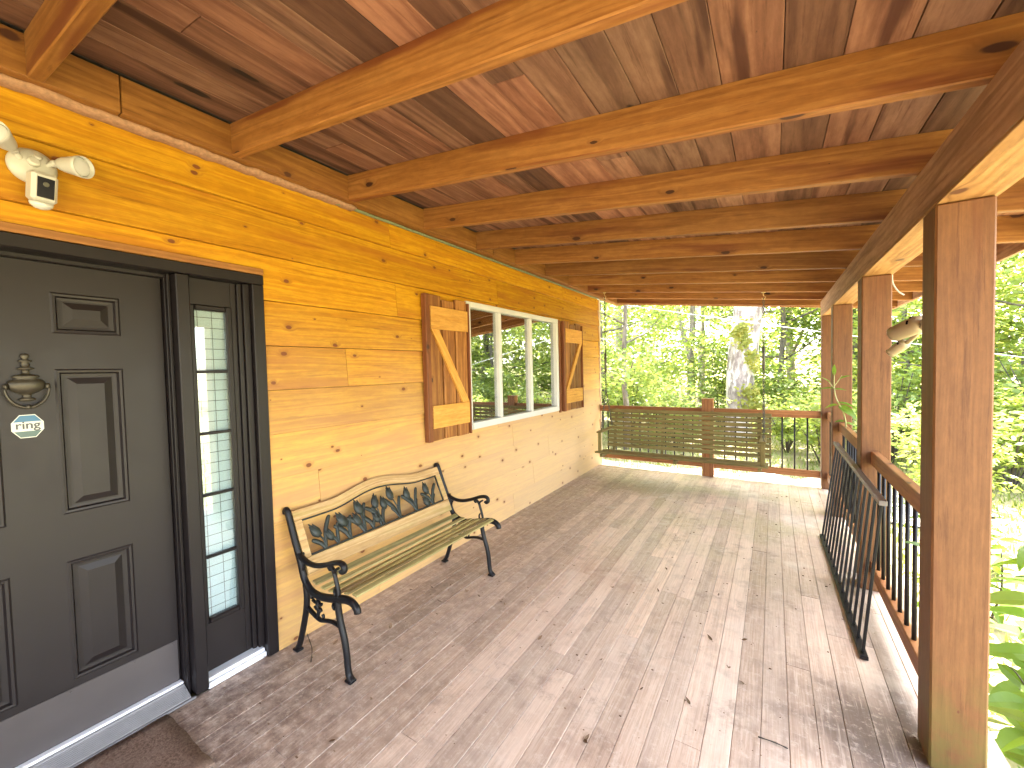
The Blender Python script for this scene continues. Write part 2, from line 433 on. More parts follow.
def bark(name, c1, c2, c3=None, stretch=.25):
    n = NT(name); P = objco(n)
    mp = n.n('Mapping'); n.put(mp.inputs[0], P); mp.inputs['Scale'].default_value = (1, 1, stretch)
    f = n.noise(mp.outputs[0], 9., 5, .65)
    c = n.mix(n.ramp(f, .35, .65), c1, c2)
    if c3: c = n.mix(n.ramp(n.noise(mp.outputs[0], 2.3, 5, .7), .46, .56), c, c3)
    n.bsdf(c, .85, 0, f, .6, .02, .2); return n.m
M['bark'] = bark('grey_bark', (.16, .14, .125), (.32, .28, .25))
M['bark_dark'] = bark('dark_bark', (.08, .07, .058), (.19, .165, .13))
M['bark_white'] = bark('sycamore_bark', (.20, .16, .145), (.40, .34, .315), (.66, .61, .57), .5)
M['stem'] = plain('dark_stem', (.055, .045, .035), .6, 0, .2, 20., .1)
M['green_stem'] = plain('pale_green_stem', (.33, .32, .14), .6, 0, .2, 20., .1)
def ground_mat():
    n = NT('ground_grass_soil'); P = n.n('NewGeometry').outputs['Position']
    f = n.noise(P, 2.2, 6, .65); g = n.noise(P, .25, 3)
    c = n.mix(n.ramp(f, .3, .7), (.19, .165, .085), (.29, .265, .145))
    c = n.mix(n.ramp(g, .5, .7, 0., .6), c, (.25, .205, .14))
    n.bsdf(c, .95, 0, f, .6, .03, .1); return n.m
M['ground'] = ground_mat()
def gravel_mat():
    n = NT('pale_gravel'); P = n.n('NewGeometry').outputs['Position']
    f = n.noise(P, 30., 4, .7)
    n.bsdf(n.mix(f, (.38, .35, .29), (.62, .58, .50)), .95, 0, f, .7, .02, .1); return n.m
M['gravel'] = gravel_mat()
def glass_mat(name, refl, tint):
    n = NT(name)
    g = n.n('BsdfGlossy'); g.inputs['Roughness'].default_value = .015; g.inputs['Color'].default_value = (.92, .95, .95, 1)
    t = n.n('BsdfTransparent'); t.inputs[0].default_value = (*tint, 1)
    fr = n.n('LayerWeight'); fr.inputs['Blend'].default_value = .35
    fac = n.math('MULTIPLY_ADD', fr.outputs['Fresnel'], .55, refl, clamp=True)
    mx = n.n('MixShader'); n.put(mx.inputs[0], fac)
    n.t.links.new(t.outputs[0], mx.inputs[1]); n.t.links.new(g.outputs[0], mx.inputs[2])
    n.t.links.new(mx.outputs[0], n.out.inputs[0]); return n.m
M['glass'] = glass_mat('window_glass', .46, (.75, .8, .8))
M['glass_side'] = glass_mat('sidelight_glass', .10, (.88, .92, .92))
def blind_mat():
    n = NT('white_leaded_blind'); uv = n.n('UVMap'); uv.uv_map = 'UVMap'; su = n.n('SeparateXYZ'); n.put(su.inputs[0], uv.outputs[0])
    def line(c, per, w, ph=0.):
        fr = n.math('FRACT', n.math('DIVIDE', n.math('ADD', c, ph), per))
        return n.math('LESS_THAN', fr, w)
    l = n.math('MAXIMUM', line(su.outputs[1], .052, .07), line(su.outputs[0], .062, .05, .02))
    n.bsdf(n.mix(l, (.70, .78, .80), (.16, .17, .17)), .6); return n.m
M['blind'] = blind_mat()

# ------------------------------------------------------------------ main dimensions (metres; wall plane x=0, floor z=0)
L = 6.14            # far edge line of the porch
XP0, XP1 = 2.82, 2.97   # post inner / outer faces
PW = .15
POSTY = [2.065, 3.51, 5.05, 6.10]
ZB0, ZB1 = 2.072, 2.268  # header beam
LED = .125
def zr(x): return 2.585 - .1167 * (x - .13)       # rafter underside
RD = .150                                          # rafter depth
XE = 3.62                                          # eave

# ------------------------------------------------------------------ ground and floor
g = MB(); N = 40
def gz(x, y):
    d = math.hypot(max(0, x - 4), max(0, y - 8))
    return -.62 + .0 + .00035 * max(0, d - 6) ** 2 * .6 + (.05 * math.sin(x * .7) * math.cos(y * .6) if d > 1 else 0)
xs = [-160, -90, -50, -30, -18, -10, -4, 0, 3, 4] + [4 + i * 1.5 for i in range(1, 14)] + [30, 40, 60, 100, 180]
ys = [-160, -90, -40, -20, -10, -4, 0, 3, 6, 8] + [8 + i * 1.5 for i in range(1, 14)] + [34, 45, 70, 110, 190]
ix = {}
for i, x in enumerate(xs):
    for j, y in enumerate(ys):
        ix[i, j] = len(g.v); g.v.append(Vector((x, y, min(gz(x, y), 4))))
for i in range(len(xs) - 1):
    for j in range(len(ys) - 1):
        g.face([ix[i, j], ix[i + 1, j], ix[i + 1, j + 1], ix[i, j + 1]], [(0, 0)] * 4, (0, 0, 0), True)
tag(g.build('ground', M['ground']), kind='structure')
gp = MB(); prev = None
pathpts = [(-12, 8.2, 2.4), (-4, 8.0, 1.6), (0, 7.9, 1.1), (3, 8.0, 1.1), (4.2, 8.3, .8), (4.8, 8.6, .3)]
sp_ = smoothpath([(p[0], p[1], p[2]) for p in pathpts], 8)
for i, p in enumerate(sp_):
    q = sp_[min(i + 1, len(sp_) - 1)]; o = sp_[max(i - 1, 0)]
    d = Vector((q.x - o.x, q.y - o.y, 0)).normalized(); nrm = Vector((-d.y, d.x, 0)); w = p.z + .12 * math.sin(i * 2.1)
    a = Vector((p.x, p.y, 0)) + nrm * w; b = Vector((p.x, p.y, 0)) - nrm * w
    a.z = gz(a.x, a.y) + .03; b.z = gz(b.x, b.y) + .03
    if prev: gp.quad([prev[0], prev[1], b, a])
    prev = (a, b)
tag(gp.build('gravel_path', M['gravel']), kind='structure')

fl = MB()
fl.box((0, -3.2, -.03), (3.06, L + .02, -.006), .001, mi=1)
x = .012; k = 0
while x < 3.06:
    w = .0985
    y = -3.2 - rng.random() * 2
    while y < L + .02:
        ln = rng.choice((1.2, 1.6, 2.1, 2.6, 3.1, 3.6))
        y0, y1 = max(y, -3.2), min(y + ln, L + .03)
        if y1 - y0 > .02:
            dz = rng.uniform(-.0012, .0008)
            fl.box((x + .0008, y0 + .0006, -.028 + dz), (min(x + w, 3.09) - .0008, y1 - .0006, dz), .0016, 1)
        y += ln
    x += w + .0004
fl.box((-.0, -3.2, -.26), (.0 + 3.03, L - .01, -.22), .002, mi=1)
for yy in (-3.18, L - .045): fl.box((0, yy, -.26), (3.05, yy + .04, -.032), .002, 0)
fl.box((3.01, -3.1, -.26), (3.05, L - .1, -.032), .002, 1)
for xx in (.1, 1.5, 2.9):
    for yy in (-3., 0., 3., 5.9): fl.box((xx, yy, -.75), (xx + .14, yy + .14, -.262), .004, 2)
tag(fl.build('porch_floor', [M['floor'], M['gap']]), kind='structure')

# ------------------------------------------------------------------ the house
house = empty('timber_house', (0, 2, 0), 'single storey house with orange knotty pine siding along the porch', 'house')
DOOR = (-.20, 1.165, 0, 2.05)           # y0,y1,z0,z1 of the opening
WIN = (2.885, 4.725, .985, 2.14)
sd = MB()
YS0, YS1 = -3.2, 6.20
zc = [0.0, .22] + [.22 + .2436 * i for i in range(1, 10)] + [2.60]
def xf(z, z0): return .033 - (z - z0) / .2436 * .019
for ci in range(len(zc) - 1):
    z0, z1 = zc[ci], zc[ci + 1]
    # butt joints
    js = []; y = YS0 + rng.uniform(.5, 2.5)
    while y < YS1 - .5:
        js.append(y); y += rng.uniform(1.6, 3.4)
    if ci == 10: js = [-1.2, 2.05, 4.9]
    if ci == 9: js = [-.4, 3.4]
    edges = [YS0] + js + [YS1]
    for bi in range(len(edges) - 1):
        t = sd.tone(); b0, b1 = edges[bi] + .0012, edges[bi + 1] - .0012
        cuts = sorted({z0, z1} | {z for z in (DOOR[3], WIN[2], WIN[3]) if z0 + .004 < z < z1 - .004})
        for a, b in zip(cuts, cuts[1:]):
            zm = (a + b) / 2; iv = [(b0, b1)]
            for (o0, o1, p0, p1) in (DOOR, WIN):
                if p0 <= zm <= p1:
                    nv = []
                    for (i0, i1) in iv:
                        if o1 <= i0 or o0 >= i1: nv.append((i0, i1)); continue
                        if i0 < o0: nv.append((i0, o0))
                        if i1 > o1: nv.append((o1, i1))
                    iv = nv
            for (i0, i1) in iv:
                if i1 - i0 < .003: continue
                low = a == z0
                X0, X1 = xf(a, z0), xf(b, z0)
                bt_ = b - .0028 if b == z1 else b
                X1 = xf(bt_, z0)
                poly = [(-.03, a), (X0 - (.002 if low else 0), a), (X0, a + (.002 if low else .0)), (X1, bt_), (-.03, bt_)]
                if not low: poly = [(-.03, a), (X0, a), (X1, bt_), (-.03, bt_)]
                i = len(sd.f)
                sd.prism([(p[0], p[1]) for p in poly], i0, i1, 1, tone=t)
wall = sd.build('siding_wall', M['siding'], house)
cb = MB(); cb.box((-.05, YS1 + .001, -.25), (.042, YS1 + .03, 2.58), .003, 2)
cb.build('corner_board', M['corner'], house)
# the rest of the shell (closed, so the rooms behind the windows stay dark)
sh = MB()
sh.box((-7, YS1 - .14, -.6), (-.051, YS1, 2.75), .002); sh.box((-7, -8, -.6), (-6.9, YS1 - .15, 2.75), .002)
sh.box((-6.9, -8, -.6), (-.05, -7.9, 2.75), .002); sh.box((-.14, -7.9, -.6), (-.04, -3.21, 2.9), .002)
sh.build('rear_wall', M['house_wall'], house)
inn = MB(); inn.box((-6.88, -7.88, -.05), (-.15, YS1 - .16, -.01), .002); inn.box((-6.88, -7.88, 2.55), (-.06, YS1 - .16, 2.6), .002)
inn.box((-2.5, 1.9, 0), (-2.4, YS1 - .17, 2.54), .002); inn.box((-2.39, 1.9, 0), (-.06, 2.0, 2.54), .002)
inn.build('room_lining', M['dark_inside'], house)
rf = MB(); 
for (p) in (((-7.5, 2.62), (-3.5, 4.5), (-3.5, 4.62), (-7.5, 2.74)), ((-3.5, 4.5), (.35, 2.82), (.35, 2.94), (-3.5, 4.62))): rf.prism(list(p), -8.4, YS1 + .9, 1)
rf.build('main_roof', M['shingle'], house)

# door frame
df = MB()
df.box((-.06, 1.109, 0.0), (.036, 1.166, 2.0), .004, 2)             # right casing
df.box((-.06, .783, 0.015), (.030, .835, 1.998), .004, 2)            # mull post
df.box((-.06, -.2, 2.0), (.036, 1.168, 2.052), .004, 1)             # head
df.box((-.06, -.2, 0.0), (.036, -.145, 1.999), .004, 2)
df.box((-.15, .768, 0.0), (-.061, .79, 2.0), .002, 2)               # jamb
df.box((-.075, .770, 0.0), (-.03, .782, 2.0), .002, 2)               # stop
df.box((-.15, -.14, 1.985), (-.061, .80, 2.02), .002, 1)
df.box((-.15, -.14, 0.0), (-.061, -.09, 1.984), .002, 2)
df.box((-.06, 1.078, .06), (.004, 1.108, 1.999), .003, 2)
df.box((-.06, 1.056, .06), (-.012, 1.077, 1.999), .003, 2)
df.box((-.14, 1.085, 0.0), (-.061, 1.15, 2.0), .002, 2)
df.build('door_frame', M['casing'], house)
tm = MB(); tm.box((.028, -.2, 2.0535), (.040, 1.166, 2.085), .002, 1); tm.build('head_flashing', M['rafter'], house)

# front door with raised panels
dr = MB(); XD = -.095
D0, D1, DZ0, DZ1 = -.085, .764, .052, 1.984
pc = [(.055, .265), (.41, .617)]; pr = [(.288, .782), (.975, 1.565), (1.708, 1.872)]
ysr = sorted({D0, D1} | {y for p in pc for y in p}); zsr = sorted({DZ0, DZ1} | {z for p in pr for z in p})
T = (.5, .5, .5)
for i in range(len(ysr) - 1):
    for j in range(len(zsr) - 1):
        y0, y1, z0, z1 = ysr[i], ysr[i + 1], zsr[j], zsr[j + 1]
        if (y0, y1) in pc and (z0, z1) in pr:
            rings = []
            for ins, dx in ((0, 0), (.006, .004), (.014, .003), (.020, -.009), (.030, -.010), (.036, -.010), (.062, -.001)):
                rings.append([Vector((XD + dx, yy, zz)) for yy, zz in ((y0 + ins, z0 + ins), (y1 - ins, z0 + ins), (y1 - ins, z1 - ins), (y0 + ins, z1 - ins))])
            for a, b in zip(rings, rings[1:]):
                for k in range(4):
                    l = (k + 1) % 4; dr.quad([a[k], a[l], b[l], b[k]], T)
            dr.quad(rings[-1], T)
        else:
            dr.quad([(XD, y0, z0), (XD, y1, z0), (XD, y1, z1), (XD, y0, z1)], T)
dr.box((XD - .045, D0, DZ0), (XD - .015, D1, DZ1), .002)
for (a, b) in (((XD - .02, D0, DZ0), (XD - .0005, D0 + .004, DZ1)), ((XD - .02, D1 - .004, DZ0), (XD - .0005, D1, DZ1)), ((XD - .02, D0 + .005, DZ1 - .004), (XD - .0005, D1 - .005, DZ1)), ((XD - .02, D0 + .005, DZ0), (XD - .0005, D1 - .005, DZ0 + .004))):
    dr.box(a, b, .0004)
door = dr.build('front_door', M['door'], house); door['label'] = 'charcoal grey six panel door'
kp = MB(); kp.box((XD + .0005, D0 + .004, .062), (XD + .004, D1 - .006, .258), .0008)
for yy in (.0, .2, .4, .6, .74):
    kp.lathe([(.004, 0), (.003, .002)], Matrix.Translation((XD + .004, yy, .247)) @ Matrix.Rotation(R(90), 4, 'Y'), 8)
kp.build('kick_plate', M['kick'], door)
kn = MB(); KY, KX = .335, XD + .012
Mk = Matrix.Translation((KX, KY, 0)) @ Matrix.Diagonal((.45, 1, 1, 1))
kn.lathe([(.004, 1.626), (.010, 1.622), (.0115, 1.614), (.008, 1.606), (.006, 1.603), (.018, 1.599), (.018, 1.595), (.008, 1.590), (.013, 1.583), (.009, 1.575), (.022, 1.570), (.022, 1.566), (.010, 1.562), (.009, 1.550), (.014, 1.546), (.034, 1.541), (.036, 1.535), (.026, 1.530), (.045, 1.522), (.050, 1.510), (.049, 1.497), (.040, 1.484), (.024, 1.474), (.012, 1.468), (.010, 1.458), (.022, 1.452), (.022, 1.446), (.004, 1.442)], Mk, 24)
kn.build('door_knocker', M['bronze'], door)
rg = MB(); rg.tube([(KX + .012, KY + .056 * math.cos(t), 1.497 + .078 * math.sin(t)) for t in [R(180 + 180 * i / 22) for i in range(23)]], [.0036 + .0025 * math.sin(math.pi * i / 22) for i in range(23)], 8)
for s_ in (-1, 1): rg.lathe([(.002, -.012), (.007, -.008), (.007, .008), (.002, .012)], Matrix.Translation((KX + .008, KY + s_ * .053, 1.499)), 10)
rg.lathe([(.003, 0), (.009, .006), (.007, .016), (.003, .018)], Matrix.Translation((KX + .012, KY, 1.412)), 10)
rg.build('knocker_ring', M['bronze'], door)
# octagon sticker reading "ring"
def octa(w, h, x, mi, mb, cy=.333, cz=1.346):
    c = .30
    P = [(-w, -h * c * 1.1), (-w * .48, -h), (w * .48, -h), (w, -h * c * 1.1), (w, h * c * 1.1), (w * .48, h), (-w * .48, h), (-w, h * c * 1.1)]
    i = len(mb.v); mb.v += [Vector((x, cy + p[0], cz + p[1])) for p in P]
    mb.face(list(range(i, i + 8)), [(0, 0)] * 8, (.5, .5, .5), False, mi)
st = MB(); X0 = XD + .0012; w, h = .0415, .0445
octa(w, h, X0, 0, st)
def band(za, zb, mi):
    def hw(z):
        a = abs(z); c = .33 * h
        return (w if a < c else w - (a - c) / (h - c) * w * .52) - .003
    st.quad([(X0 + .0006, .333 - hw(za), 1.346 + za), (X0 + .0006, .333 + hw(za), 1.346 + za), (X0 + .0006, .333 + hw(zb), 1.346 + zb), (X0 + .0006, .333 - hw(zb), 1.346 + zb)], (.5, .5, .5), mi=mi)
band(.0175, h - .003, 1); band(-h + .003, -.019, 2)
st.build('security_sticker', [M['sticker_white'], M['sticker_blue'], M['sticker_grey']], door)
tc = bpy.data.curves.new('sticker_text', 'FONT'); tc.body = 'ring'; tc.size = .042; tc.align_x = 'CENTER'; tc.extrude = .0002; tc.offset = .0006
to = bpy.data.objects.new('tmp_text', tc); col.objects.link(to)
bpy.context.view_layer.update()
tmesh = bpy.data.meshes.new_from_object(to.evaluated_get(bpy.context.evaluated_depsgraph_get()))
bpy.data.objects.remove(to)
tmesh.transform(Matrix(((0, 0, 1, X0 + .001 - 0), (1, 0, 0, .333 - 2), (0, 1, 0, 1.337), (0, 0, 0, 1))))
tmesh.materials.clear(); tmesh.materials.append(M['sticker_text']); tmesh.name = 'sticker_text'
to = bpy.data.objects.new('sticker_lettering', tmesh); col.objects.link(to); to.parent = door

# sidelight
sl = MB()
SY0, SY1 = .836, 1.056
G0, G1, GZ0, GZ1 = .868, 1.004, .325, 1.845
sx = -.03
sl.box((sx - .03, SY0, .06), (sx, G0 - .026, 1.999), .002, 2); sl.box((sx - .03, G1 + .026, .06), (sx, SY1, 1.999), .002, 2)
sl.box((sx - .03, G0 - .0255, .06), (sx, G1 + .0255, GZ0 - .026), .002, 2); sl.box((sx - .03, G0 - .0255, GZ1 + .026), (sx, G1 + .0255, 1.999), .002, 2)
side = sl.build('sidelight', M['door'], house)
mo = MB()
for (a, b) in (((G0 - .027, GZ0 - .027), (G0, GZ1 + .027)), ((G1, GZ0 - .027), (G1 + .027, GZ1 + .027)), ((G0 + .0005, GZ0 - .027), (G1 - .0005, GZ0)), ((G0 + .0005, GZ1), (G1 - .0005, GZ1 + .027))):
    mo.box((sx - .025, a[0], a[1]), (sx + .012, b[0], b[1]), .006)
mo.build('glazing_frame', M['casing'], side)
for z in (.627, .935, 1.240, 1.545):
    mu = MB(); mu.box((sx - .015, G0 + .0005, z - .007), (sx + .007, G1 - .0005, z + .007), .003, 1); mu.build('muntin', M['casing'], side)
gs = MB(); gs.box((sx - .012, G0 + .0005, GZ0 + .0005), (sx - .009, G1 - .0005, GZ1 - .0005), .0003); gs.build('pane', M['glass_side'], side)
bl = MB(); bl.quad([(sx - .028, G0 - .02, GZ0 - .02), (sx - .028, G1 + .02, GZ0 - .02), (sx - .028, G1 + .02, GZ1 + .02), (sx - .028, G0 - .02, GZ1 + .02)], (.5, .5, .5), [(0, 0), (.176, 0), (.176, 1.56), (0, 1.56)])
bl.build('blind', M['blind'], side)
# thresholds
th = MB()
th.box((-.15, -.14, .002), (-.055, .767, .050), .003, 1)
prof = [(-.055, .002), (.012, .002), (.012, .010)]
nr = 9
for i in range(nr):
    t0 = i / nr; xx = .012 - .067 * t0; zz = .012 + .028 * t0
    prof += [(xx, zz), (xx - .001, zz + .005), (xx - .0040, zz + .0055), (xx - .0048, zz + .0000)]
prof += [(-.055, .044)]
th.prism(prof, -.14, .766, 1)
th.box((.013, -.2, .002), (.026, .782, .012), .002, 1)
thr = th.build('threshold', M['alu'], house)
ts = MB(); ts.box((-.092, -.14, .0505), (-.060, .766, .062), .004, 1); ts.build('weather_strip', M['sillwhite'], thr)
t2 = MB(); t2.box((-.06, .837, .002), (-.0, 1.108, .045), .003, 1); t2.box((.001, .837, .002), (.018, 1.108, .03), .003, 1); t2.build('sidelight_sill', M['sillwhite'], house)

# window
wf = MB(); wx0, wx1 = -.05, .042
Wy0, Wy1, Wz0, Wz1 = WIN[0] + .001, WIN[1] - .001, WIN[2] + .001, WIN[3] - .001
fw = .055
wf.box((wx0, Wy0, Wz0), (wx1, Wy0 + fw, Wz1), .004, 2); wf.box((wx0, Wy1 - fw, Wz0), (wx1, Wy1, Wz1), .004, 2)
wf.box((wx0, Wy0 + fw + .0003, Wz1 - .05), (wx1, Wy1 - fw - .0003, Wz1), .004, 1); wf.box((wx0, Wy0 + fw + .0003, Wz0), (wx1 + .006, Wy1 - fw - .0003, Wz0 + .06), .004, 1)
win = wf.build('window', M['vinyl'], house)
panes = [(Wy0 + fw, 3.40), (3.445, 4.02), (4.07, Wy1 - fw)]
for m in (3.4225, 4.045):
    mu = MB(); mu.box((-.03, m - .024, Wz0 + .0605), (.034, m + .024, Wz1 - .0505), .004, 2); mu.build('mullion', M['vinyl'], win)
for a, b in panes:
    p = MB(); p.box((-.006, a + .003, Wz0 + .062), (-.002, b - .003, Wz1 - .052), .0005); p.build('pane', M['glass'], win)
wt = MB(); wt.box((.022, WIN[1] + .0015, .96), (.05, WIN[1] + .045, 2.13), .003, 2); wt.build('side_trim', M['shutter_edge'], house)

# shutters: three boards, two battens, one diagonal
def shutter(y0, y1, flip, lab):
    x0 = .034; bw = (y1 - y0 - .036) / 3; parts = None
    s = MB()
    tp = [2.128, 2.120, 2.124]; bt = [.966, .968, .962]
    for i in range(3):
        a = y0 + i * (bw + .018)
        s.box((x0, a, bt[i]), (x0 + .026, a + bw, tp[i] - (.02 if i == 1 else 0)), .004, 2)
    root = s.build('shutter', M['shutter'], house); root['label'] = lab
    e = MB(); e.box((x0 - .002, y0 - .052, .965), (x0 + .046, y0 - .002, 2.125), .004, 2); e.box((x0 - .002, y1 + .002, .967), (x0 + .05, y1 + .016, 2.105), .003, 2)
    e.build('edge_board', M['shutter_edge'], root)
    for z0, z1 in ((1.855, 2.035), (1.066, 1.248)):
        b = MB(); b.box((x0 + .0265, y0 + .006, z0), (x0 + .046, y1 - .004, z1), .003, 1); b.build('batten', M['batten'], root)
    d = MB(); w = .085
    pa, pb = (y0 + .012, 1.853), (y1 - .006, 1.250)
    if flip: pa, pb = (y1 - .006, 1.853), (y0 + .012, 1.250)
    sg = 1 if not flip else -1
    poly = [(pa[0], pa[1]), (pa[0] + sg * w, pa[1]), (pb[0], pb[1] + .0), (pb[0] - sg * w, pb[1])]
    d.prism(poly, x0 + .0265, x0 + .044, 0)
    # grain along the brace
    dv = (Vector((0, pb[0] - pa[0], pb[1] - pa[1]))).normalized(); nv = Vector((0, dv.z, -dv.y))
    d.uv = [[(d.v[i].dot(dv), d.v[i].dot(nv)) for i in f] for f in d.f]
    d.build('brace', M['batten'], root)
shutter(2.385, 2.855, False, 'left shutter with brace falling from top left to bottom right')
shutter(4.86, 5.40, True, 'right shutter with brace rising from bottom left to top right')

# ------------------------------------------------------------------ porch roof
roof = empty('porch_roof', (1.5, 2, 2.3), 'sloping plank porch roof carried on exposed rafters and a header beam', 'porch roof')
ld = MB()
for a, b in ((-3.2, .6), (.603, 3.2), (3.203, 7.1)): ld.box((.022, a, 2.586), (LED, b, 2.734), .003, 1)
ld.build('ledger', M['ledger'], roof)
fm = MB()
r2 = random.Random(3)
pts = [(.045 + r2.uniform(-.006, .006), -3.2 + i * .035, 2.580 + r2.uniform(-.004, .003)) for i in range(int(5.0 / .035))]
fm.tube(pts, [.014 + r2.uniform(-.004, .005) for _ in pts], 8, flat=((1, 0, 0), .042))
fm.build('foam_bead', M['foam'], roof)
fm = MB(); fm.tube([(.05 + r2.uniform(-.003, .003), 1.1 + i * .1, 2.576) for i in range(51)], [.008 + r2.uniform(-.001, .001) for _ in range(51)], 6, flat=((1, 0, 0), .016)); fm.build('foam_strip', M['foam_green'], roof)
ryn = [.352 + .6475 * k for k in range(-5, 11)] + [6.98]
for k, y in enumerate(ryn):
    if y < -2.9: continue
    r = MB(); t = .042; x0 = LED + .001
    x1 = XE
    if k == len(ryn) - 1: x0 = .13
    prof_ = [(x0, zr(x0)), (x1, zr(x1)), (x1, zr(x1) + RD), (x0, zr(x0) + RD)]
    # bevelled prism: body + chamfer strips
    c = .004
    T_ = r.tone()
    yy0, yy1 = y, y + t
    def pv(x, dz, yy): return Vector((x, yy, zr(x) + dz))
    def strip(d0, y0_, d1, y1_, vo):
        P = [pv(x0, d0, y0_), pv(x1, d0, y0_), pv(x1, d1, y1_), pv(x0, d1, y1_)]
        h = math.hypot(d1 - d0, y1_ - y0_)
        r.quad(P, T_, [(x0, vo), (x1, vo), (x1, vo + h), (x0, vo + h)])
    strip(c, yy0, RD, yy0, 0); strip(0, yy0 + c, c, yy0, .2); strip(0, yy1 - c, 0, yy0 + c, .4); strip(c, yy1, 0, yy1 - c, .5); strip(RD, yy1, c, yy1, .6); strip(RD, yy0, RD, yy1, .8)
    for xx in (x0, x1):
        P = [pv(xx, d, yv) for d, yv in ((c, yy0), (0, yy0 + c), (0, yy1 - c), (c, yy1), (RD, yy1), (RD, yy0))]
        if xx == x1: P = P[::-1]
        r.quad(P, T_, [(0, 0), (.01, 0), (.02, 0), (.03, 0), (.03, .15), (0, .15)])
    r.build('rafter', M['rafter'], roof)
cp = MB(); x = .135; 
slope = math.atan(.1167); cs = math.cos(slope)
Mr = Matrix.Translation((.13, 0, 2.585 + RD + .001)) @ Matrix.Rotation(slope, 4, 'Y')
xx = .012
while xx < (XE - .13) / cs + .02:
    w = rng.choice((.140, .155, .165, .180))
    y = -3.2 - rng.random() * 2.4
    while y < 7.1:
        lnr = rng.choice((2.6, 3.24, 3.9)); a, b = max(y, -3.2), min(y + lnr, 7.1)
        if b - a > .02:
            cp.box((xx + rng.uniform(.0005, .002), a + .001, rng.uniform(0, .001)), (xx + w - rng.uniform(.0005, .0022), b - .001, .02), .0015, 1, Mr)
        y += lnr
    xx += w + .0003
cp.build('plank_ceiling', M['ceiling'], roof)
sg = MB(); sg.box((-.15, -3.3, .0225), ((XE - .13) / cs + .06, 7.2, .034), .002, 1, Mr); sg.build('shingles', M['shingle'], roof)
fa = MB(); fa.box((XE + .001, -3.2, zr(XE) + .0), (XE + .026, 7.1, zr(XE) + RD - .002), .002, 1); fa.build('fascia', M['beam'], roof)
hb = MB()
hb.box((2.826, -3.2, ZB0 + .012), (2.864, 6.36, ZB1), .004, 1); hb.box((2.935, -3.2, ZB0 + .012), (2.973, 6.36, ZB1), .004, 1)
beam = hb.build('header_beam', M['beam'], roof)
so = MB()
for a, b in ((-3.2, 2.2), (2.202, 5.1), (5.102, 6.355)): so.box((2.824, a, ZB0), (2.982, b, ZB0 + .0115), .002, 1)
so.build('beam_soffit', M['soffit'], beam)
# ------------------------------------------------------------------ posts
plabels = ['nearest thick porch post with green mossy foot, in the right foreground', 'second porch post, the one the loose baluster panel leans against', 'third porch post, with the vine sprig in front of it', 'farthest porch post, at the corner where end and side railings meet']
posts = []
for i, y in enumerate(POSTY):
    p = MB()
    p.box((XP0, y, .002), (XP1, y + PW, ZB0 - .002), .006, 2)
    o = p.build('porch_post', M['post_mossy'] if i == 0 else M['post'], None, (XP0 + PW / 2, y + PW / 2, 0))
    tag(o, plabels[i], 'post', 'porch posts carrying the header beam')
p = MB(); p.box((1.507, L - .03, .002), (1.648, L + .09, 1.053), .004, 2); p.box((1.501, L - .036, 1.0535), (1.654, L + .096, 1.062), .003, 0)
tag(p.build('rail_post', M['rail'], None, (1.577, L + .03, 0)), 'short brown newel post between the two end railing sections behind the swing', 'post')

# ------------------------------------------------------------------ railings
def railing(p0, p1, label, nb, first=None):
    """section between two points on the floor plan, rails on edge with round black balusters"""
    p0 = Vector((*p0, 0)); p1 = Vector((*p1, 0)); d = (p1 - p0); l = d.length; d.normalize()
    root = empty('porch_railing', tuple((p0 + p1) / 2), label, 'railing', 'railing sections around the porch')
    for nm, z, h in (('top_rail', .888, .088), ('bottom_rail', .160, .084)):
        m = MB(); m.bar(p0 + Vector((0, 0, z)), p1 + Vector((0, 0, z)), .042, h, (0, 0, 1), .004); m.build(nm, M['rail'], root)
    for k in range(nb):
        q = p0 + d * (l * (k + 1) / (nb + 1))
        m = MB(); m.tube([q + Vector((0, 0, .19)), q + Vector((0, 0, .855))], .0095, 10, smooth=True); m.build('baluster', M['black_metal'], root)
    return root
YR = L + .028
railing((.045, YR), (1.505, YR), 'end railing section left of the short newel post, behind the porch swing', 11)
railing((1.650, YR), (2.815, YR), 'end railing section right of the short newel post, with bare balusters beyond the swing', 8)
XR = 2.892
railing((XR, POSTY[2] + PW + .002), (XR, POSTY[3] - .002), 'short side railing section between the third and the farthest post', 6)
railing((XR, POSTY[1] + PW + .002), (XR, POSTY[2] - .002), 'side railing section behind the loose panel, between second and third post', 10)
railing((XR, POSTY[0] + PW + .002), (XR, POSTY[1] - .002), 'side railing section joining the mossy nearest post, leafy sprig poking through', 9)

# ------------------------------------------------------------------ loose baluster panel leaning on the railing
pb0, pb1 = Vector((2.722, 2.665, .012)), Vector((2.690, 4.43, .012))
pt0, pt1 = Vector((2.801, 2.735, .800)), Vector((2.801, 4.60, .800))
pn = empty('railing_panel', tuple((pb0 + pb1) / 2), 'loose black metal baluster panel leaning against the second porch post', 'railing panel')
m = MB(); m.bar(pb0, pb1, .034, .020, (0, 0, 1), .002); m.build('bottom_bar', M['black_metal'], pn)
m = MB(); m.bar(pt0, pt1, .034, .026, (0, 0, 1), .002); m.build('top_bar', M['panel_top'], pn)
for k in range(14):
    t = .022 + .956 * k / 13
    a = pb0.lerp(pb1, t) + Vector((0, 0, .010)); b = pt0.lerp(pt1, t) - Vector((0, 0, .012))
    m = MB(); m.bar(a, b, .0135, .0135, (0, 1, 0), .002); m.build('baluster', M['black_metal'], pn)

